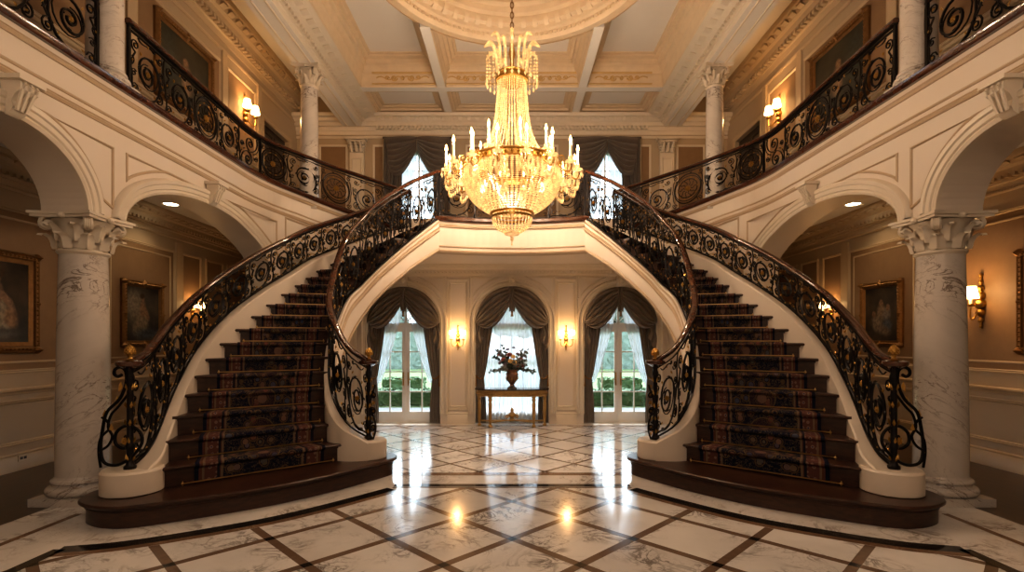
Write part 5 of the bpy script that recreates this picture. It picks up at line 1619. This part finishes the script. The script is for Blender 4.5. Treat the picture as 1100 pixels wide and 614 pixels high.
def bloom(c, d, r, mat):
    mb = MB(); d = Vector(d).normalized(); x = d.cross(Vector((.1,.2,1))).normalized(); y = d.cross(x)
    for row, (n, q, w, lift) in enumerate(((8,1.0,.42,.05),(7,.72,.40,.25),(5,.42,.34,.42))):
        for k in range(n):
            a = 2*PI*k/n+row*.5; e = x*cos(a)+y*sin(a); b = d.cross(e); P = Vector(c)
            p0 = P+d*(r*lift*.3); p1 = P+e*(r*q*.6)+d*(r*(lift+.12)); p2 = P+e*(r*q)+d*(r*(lift+.28))
            mb.add([p0, p1-b*r*w, p1+b*r*w, p2-b*r*w*.6, p2+b*r*w*.6], [(0,1,2),(1,3,4,2)])
    mb.ball(tuple(Vector(c)+d*r*.35), r*.3, 8, 5); mb.build('flower', mat, FL)
for (x, z, y, r, m) in ((-.03,1.56,-.16,.062,'petal_cream'),(.05,1.53,-.17,.062,'petal_cream'),(-.06,1.70,-.13,.07,'petal_rose'),(.02,1.66,-.16,.06,'petal_cream'),(-.20,1.60,-.1,.055,'petal_rose'),(.20,1.60,-.1,.055,'petal_rose'),(.22,1.47,-.1,.055,'petal_rose'),(-.16,1.48,-.12,.05,'petal_blue'),(.13,1.72,-.1,.05,'petal_blue'),(-.27,1.52,-.06,.05,'petal_blue'),(.30,1.66,-.05,.05,'petal_blue'),(-.10,1.82,-.06,.05,'petal_blue'),(.12,1.47,-.15,.055,'petal_rose'),(-.3,1.7,-.04,.045,'petal_rose'),(.04,1.86,-.06,.045,'petal_blue')):
    c = Vector((x,VY+y,z-.05)); bloom(c, (c-C0+Vector((0,-.25,0))), r, M[m])

# ------------------------------------------------------------------ paintings
def painting(F, u0, v0, u1, v1, label, cmat, fw=.13, fmat='oldgold', group=None):
    c = F((u0+u1)/2, v0, 0); t = thing('framed_painting', label, 'painting', c, group)
    mb = MB(); mb.mold(F, rect(u0,v0,u1,v1), [(0,.0),(0,.05),(.02,.075),(.035,.06),(.06,.085),(.09,.08),(.10,.05),(.115,.055),(fw,.03),(fw,0)], True)
    n = int((u1-u0)/.07); m = int((v1-v0)/.07)
    for i in range(n+1):
        for v in (v0+.065, v1-.065): mb.octa(F(lerp(u0+.05,u1-.05,i/n), v, .08), .026)
    for j in range(m+1):
        for u in (u0+.065, u1-.065): mb.octa(F(u, lerp(v0+.05,v1-.05,j/m), .08), .026)
    for u in (u0+.04,u1-.04):
        for v in (v0+.04,v1-.04): mb.ball(F(u,v,.05), .06, 8, 6); mb.octa(F(u,v,.07), .085, .05)
    for u, v in (((u0+u1)/2,v0+.05),((u0+u1)/2,v1-.05),(u0+.05,(v0+v1)/2),(u1-.05,(v0+v1)/2)): mb.octa(F(u,v,.06), .06, .09)
    mb.build('frame', M[fmat], t)
    mb = MB(); e = fw-.01; P = [F(u0+e,v0+e,.025),F(u1-e,v0+e,.025),F(u1-e,v1-e,.025),F(u0+e,v1-e,.025)]
    mb.v = [tuple(p) for p in P]; mb.f = [(0,1,2,3)]; mb.uv = {0:[(0,0),(1,0),(1,1),(0,1)]}
    mb.build('canvas', cmat, t, smooth=False); return t
sk = (.34,.21,.13); wh = (.34,.28,.20); dk = (.02,.015,.012)
p1m = mat_painting('old_canvas_nymph', (.018,.014,.011), (.06,.04,.025), [(.55,.34,.16,.26,.3,wh,.35),(.48,.55,.10,.18,-.3,sk,.3),(.52,.80,.06,.07,0,sk,.3),(.56,.84,.07,.05,.2,(.06,.03,.015),.4),(.72,.30,.10,.12,.4,(.34,.20,.11),.4),(.66,.52,.05,.16,.7,sk,.4),(.5,.12,.3,.06,0,(.10,.09,.07),.6)])
p2m = mat_painting('old_canvas_seated_lady', (.035,.035,.038), (.10,.085,.065), [(.25,.66,.22,.28,.2,(.30,.26,.20),.7),(.48,.36,.17,.24,-.3,wh,.4),(.50,.58,.09,.14,0,sk,.35),(.50,.78,.055,.07,0,sk,.3),(.48,.83,.07,.05,0,(.05,.025,.012),.4),(.34,.22,.14,.13,.3,wh,.5),(.62,.5,.05,.13,.5,sk,.4),(.6,.13,.34,.10,0,(.09,.12,.16),.7)])
p3m = mat_painting('old_canvas_group', (.03,.028,.028), (.09,.07,.05), [(.5,.70,.06,.075,0,sk,.3),(.5,.55,.12,.13,0,(.33,.25,.17),.4),(.34,.50,.10,.13,.3,(.30,.27,.24),.5),(.30,.62,.05,.06,0,sk,.35),(.62,.33,.16,.14,.4,wh,.5),(.33,.28,.14,.12,-.3,(.12,.15,.20),.5),(.72,.5,.05,.06,0,sk,.35),(.45,.2,.2,.08,.2,(.28,.22,.17),.6)])
p4m = mat_painting('old_canvas_landscape', (.012,.016,.014), (.04,.045,.035), [(.52,.42,.10,.20,0,(.42,.28,.18),.5),(.5,.68,.05,.06,0,sk,.35),(.75,.40,.15,.2,.2,(.07,.06,.04),.6),(.2,.6,.15,.3,.1,(.03,.05,.05),.7)])
PW = 'old paintings in carved gilt frames'
def FAWR(u, v, d): return (XW - d, u, v)
def FUR(u, v, d): return (XU - d, u, v)
painting(FAW, 6.98, 1.80, 8.33, 3.34, 'large dark painting of a pale figure, cut off by the left edge', p1m, .17, 'oldgold', PW)
painting(FAW, 10.1, 1.86, 11.3, 3.2, 'gilt framed painting of a seated lady in white, between the left column and the staircase', p2m, .13, 'oldgold', PW)
painting(FAWR, 10.1, 1.86, 11.3, 3.2, 'gilt framed painting of a dim group of figures, between the right staircase and column', p3m, .13, 'oldgold', PW)
painting(FAWR, 6.55, 1.80, 7.80, 3.34, 'large gilt framed painting cut off by the right edge, past the wall lamp', p1m, .17, 'oldgold', PW)
painting(FU, 9.0, 6.25, 10.75, 7.78, 'dark painting in a broad gilt frame on the left gallery wall', p4m, .15, 'oldgold', PW)
painting(FUR, 9.0, 6.25, 10.75, 7.78, 'dark painting in a broad gilt frame on the right gallery wall', p4m, .15, 'oldgold', PW)

# ------------------------------------------------------------------ wall sconces
LIGHTS = []
def sconce(F, u, v, label, n=2, shade=True, s=1.0, power=18):
    t = thing('wall_sconce', label, 'wall lamp', F(u,v,0), 'gilt wall sconces')
    mb = MB()
    def G(a, b, d): return F(u+a*s, v+b*s, d*s)
    for a, b, r in ((0,.0,.055),(0,.09,.045),(0,.17,.035),(0,-.09,.045),(0,-.17,.03),(0,-.24,.018),(0,.24,.02)): mb.ball(G(a,b,.02), r*s, 10, 6)
    mb.tube([G(0,-.26,.02),G(0,.30,.02)], .014*s, 6); mb.ball(G(0,.31,.02), .022*s, 8, 6)
    mb.build('backplate', M['gold'], t)
    us = [-.14,.14] if n == 2 else [0.0]
    for a in us:
        mb = MB(); mb.tube([G(*p) for p in bez((0,-.05,.03),(a*.4,-.22,.12),(a*1.1,-.20,.15),(a,-.02,.13),12)], .010*s, 6)
        mb.lathe([(.01*s,-.03*s),(.04*s,-.015*s),(.042*s,0),(.015*s,.0)], G(a,0,.13), 12); ar = mb.build('arm', M['gold'], t)
        mb = MB(); mb.lathe([(.013*s,0),(.013*s,.09*s),(.001,.09*s)], G(a,0,.13), 10); mb.build('candle', M['candle'], ar)
        if shade:
            mb = MB(); mb.lathe([(.075*s,.06*s),(.05*s,.19*s)], G(a,0,.13), 18); mb.f = [f for f in mb.f if len(f) == 4]; mb.build('lamp_shade', M['shade'], ar)
        else:
            mb = MB(); mb.lathe([(.02*s,.09*s),(.055*s,.11*s),(.065*s,.15*s),(.05*s,.21*s),(.001,.215*s)], G(a,0,.13), 14); mb.build('lamp_shade', M['shade'], ar)
    p = G(0,.12,.20); LIGHTS.append((p, power, .07))
    return t
sconce(FB, -1.29, 2.02, 'gilt double wall lamp between left French door and central window', 2, False, 1.0, 15)
sconce(FB, 1.29, 2.02, 'gilt double wall lamp between central window and right French door', 2, False, 1.0, 15)
sconce(FU, 12.05, 7.22, 'twin-shaded wall lamp glowing on the left gallery wall', 2, True, 1.35, 30)
sconce(FUR, 12.05, 7.22, 'twin-shaded wall lamp glowing on the right gallery wall', 2, True, 1.35, 30)
sconce(FAWR, 8.42, 2.58, 'single shaded wall lamp to the right of the right ground floor column', 1, True, 1.5, 34)
sconce(FAW, 12.36, 2.7, 'wall lamp glimpsed through the outer railing of the left staircase', 2, True, 1.1, 9)
sconce(FAWR, 12.36, 2.7, 'wall lamp glimpsed through the outer railing of the right staircase', 2, True, 1.1, 9)
# recessed downlights in the aisle ceilings
for s, nm in ((-1,'left'),(1,'right')):
    x = s*6.9; y = 10.55
    t = thing('recessed_downlight', 'round recessed downlight lit in the ceiling of the %s aisle' % nm, 'downlight', (x,y,ZA-.02), 'aisle downlights')
    mb = MB(); mb.lathe([(.13,0),(.17,-.012),(.185,-.006),(.185,.01)], (x,y,ZA-.004), 24); mb.f = [f for f in mb.f if len(f) == 4]; mb.build('trim_ring', M['whitewood'], t)
    mb = MB(); mb.lathe([(.001,-.004),(.135,-.004),(.135,0)], (x,y,ZA), 24); mb.build('lens', M['downlight'], t)
# small outlet plate on the left base board
t = thing('wall_outlet', 'small cream outlet plate low on the wall left of the near column', 'outlet', (-XW+.05,8.05,.16))
mb = MB(); mb.fbox(FAW, 7.97, .14, .04, 8.13, .23, .055); mb.build('cover_plate', M['plate'], t, smooth=False)
mb = MB(); [mb.fbox(FAW, y-.022, .165, .055, y+.022, .205, .058) for y in (8.02,8.08)]; mb.build('socket', M['darkwood'], t, smooth=False)

# ------------------------------------------------------------------ garden outside
mb = MB(); mb.quad((-30,YB+.4,-.06),(30,YB+.4,-.06),(30,15.9,-.06),(-30,15.9,-.06)); tag(mb.build('ground_terrace', M['terrace'], smooth=False), kind='structure')
mb = MB(); mb.quad((-60,15.9,-.08),(60,15.9,-.08),(60,80,-.08),(-60,80,-.08)); tag(mb.build('ground_lawn', M['lawn'], smooth=False), kind='structure')
def hedge(x0, y0, x1, y1, h, label, seed, mat='hedge'):
    r = random.Random(seed); mb = MB(); nx, ny = max(4,int((x1-x0)/.25)), max(3,int((y1-y0)/.25)); nz = max(3,int(h/.25))
    j = lambda: r.uniform(-.06,.06)
    def face(fn, a, b): mb.grid(fn, a, b)
    mb.grid(lambda u,v: (lerp(x0,x1,u)+j(), y0+j(), -.08+h*v+j()*.6), nx*2, nz*2); mb.grid(lambda u,v: (lerp(x0,x1,u)+j(), lerp(y0,y1,v)+j(), h-.08+j()), nx*2, ny*2)
    for x in (x0,x1): mb.grid(lambda u,v: (x+j(), lerp(y0,y1,u)+j(), -.08+h*v+j()*.6), ny*2, nz*2)
    mb.uv = {}
    for k in range(int((x1-x0)*60)):
        p = Vector((r.uniform(x0,x1), y0-.03 if k%2 else r.uniform(y0,y1), r.uniform(0,h) if k%2 else h-.05)); leaf(mb, p, (r.uniform(-1,1),r.uniform(-1,.3),r.uniform(-.5,1)), (r.uniform(-1,1),-1,r.uniform(-.5,1)), .10, .035)
    o = mb.build('hedge', M[mat], loc=((x0+x1)/2,(y0+y1)/2,-.08)); tag(o, label, 'hedge', 'clipped hedges in the garden'); return o
for s, nm in ((-1,'left'),(1,'right')):
    f = lambda a, b: (min(s*a,s*b), max(s*a,s*b))
    a, b = f(2.4,5.4); hedge(a, 16.4, b, 17.3, .46, 'low clipped hedge nearest the %s French door' % nm, 3)
    a, b = f(3.6,5.2); hedge(a, 21.0, b, 21.8, .5, 'clipped hedge behind the low one, seen through the %s French door' % nm, 4)
    a, b = f(4.0,12.5); hedge(a, 37, b, 38.2, 2.9, 'long clipped hedge across the lawn beyond the %s French door' % nm, 5, 'tree')
def garden_tree(x, y, h, r, label, seed):
    rr = random.Random(seed); t = thing('garden_tree', label, 'tree', (x,y,-.08), 'trees beyond the lawn')
    mb = MB(); mb.tube([(x,y,-.1),(x+.1,y,h*.3),(x,y+.1,h*.55)], .2, 8, radii=[.28,.2,.12]); mb.build('trunk', M['bark'], t)
    mb = MB()
    for k in range(26):
        a, e = rr.uniform(0,2*PI), rr.uniform(-.9,1.2); q = r*rr.uniform(.35,.75)
        c = Vector((x+q*cos(a)*cos(e), y+q*sin(a)*cos(e), h*.5+q*1.1*sin(e)))
        mb.ball(tuple(c), r*rr.uniform(.25,.4), 8, 6)
        for j in range(40):
            d = Vector((rr.gauss(0,1),rr.gauss(0,1),rr.gauss(0,1))).normalized(); leaf(mb, c+d*r*.36, (rr.uniform(-1,1),rr.uniform(-1,1),rr.uniform(-1,1)), d, .4, .14)
    mb.build('crown', M['tree'], t)
for i, (x, y, h, r, lb) in enumerate(((-9.2,43,8.5,3.6,'round green tree filling the left French door view'),(-5.0,46,9,3.8,'second green tree behind, at the inner side of the left French door'),(-17.5,46,9,4.0,'outermost green tree left of the garden'),(9.2,43,8.5,3.6,'round green tree filling the right French door view'),(5.0,46,9,3.8,'second green tree behind, at the inner side of the right French door'),(17.5,46,9,4.0,'outermost green tree right of the garden'),(0,57,9.5,3.6,'green tree straight behind the central window'))):
    garden_tree(x, y, h, r, lb, 20+i)

# ------------------------------------------------------------------ light
def point(name, p, w, col=(1,.66,.36), r=.1):
    l = bpy.data.lights.new(name, 'POINT'); l.energy = w; l.color = col; l.shadow_soft_size = r
    o = bpy.data.objects.new(name, l); COL.objects.link(o); o.location = p; return o
WARM = (1,.74,.52)
for i, (p, w, r) in enumerate(LIGHTS): point('sconce_light', p, w, (1,.55,.22), r)
for k in range(8):
    a = 2*PI*(k+.5)/8; point('chandelier_light', (HX+1.12*cos(a),HY+1.12*sin(a),5.22), 60, WARM, .06)
point('chandelier_light', (HX,HY,4.5), 32, WARM, .15); point('chandelier_light', (HX,HY,5.6), 9, WARM, .08)
for s in (-1,1):
    l = bpy.data.lights.new('downlight_beam','SPOT'); l.energy = 30; l.color = (1,.72,.42); l.spot_size = 2.2; l.spot_blend = .6; l.shadow_soft_size = .1
    o = bpy.data.objects.new('downlight_beam', l); COL.objects.link(o); o.location = (s*6.9,10.55,ZA-.06)
    l = bpy.data.lights.new('downlight_beam','SPOT'); l.energy = 16; l.color = (1,.72,.42); l.spot_size = 2.2; l.spot_blend = .6; l.shadow_soft_size = .1
    o = bpy.data.objects.new('downlight_beam', l); COL.objects.link(o); o.location = (s*6.9,5.3,ZA-.06)
# added fill light behind the viewer, with no lamp of its own
point('front_fill_light', (0,-1.2,6.2), 260, (1,.82,.66), .5)
sun_d = bpy.data.lights.new('sun','SUN'); sun_d.energy = 6.0; sun_d.angle = .02; sun_d.color = (1,.96,.88)
sun = bpy.data.objects.new('sun', sun_d); COL.objects.link(sun); sun.rotation_euler = (math.radians(-38), math.radians(14), 0); sun.location = (0,30,20)
W = bpy.data.worlds.new('sky'); SC.world = W; W.use_nodes = True
nt = W.node_tree; bg = nt.nodes['Background']
tc = nt.nodes.new('ShaderNodeTexCoord'); sp = nt.nodes.new('ShaderNodeSeparateXYZ'); rp = nt.nodes.new('ShaderNodeValToRGB')
nt.links.new(tc.outputs['Generated'], sp.inputs[0]); nt.links.new(sp.outputs[2], rp.inputs[0]); nt.links.new(rp.outputs[0], bg.inputs[0])
rp.color_ramp.elements[0].color = (.86,.93,1,1); rp.color_ramp.elements[1].color = (.55,.75,1,1); rp.color_ramp.elements[1].position = .8
bg.inputs[1].default_value = 8.0

c = SC.cycles
c.use_denoising = True; c.max_bounces = 8; c.diffuse_bounces = 4; c.glossy_bounces = 4; c.transparent_max_bounces = 12; c.transmission_bounces = 4
c.sample_clamp_indirect = 4.0; c.caustics_reflective = False; c.caustics_refractive = False
SC.view_settings.view_transform = 'Standard'; SC.view_settings.look = 'Medium High Contrast'; SC.view_settings.exposure = -0.05
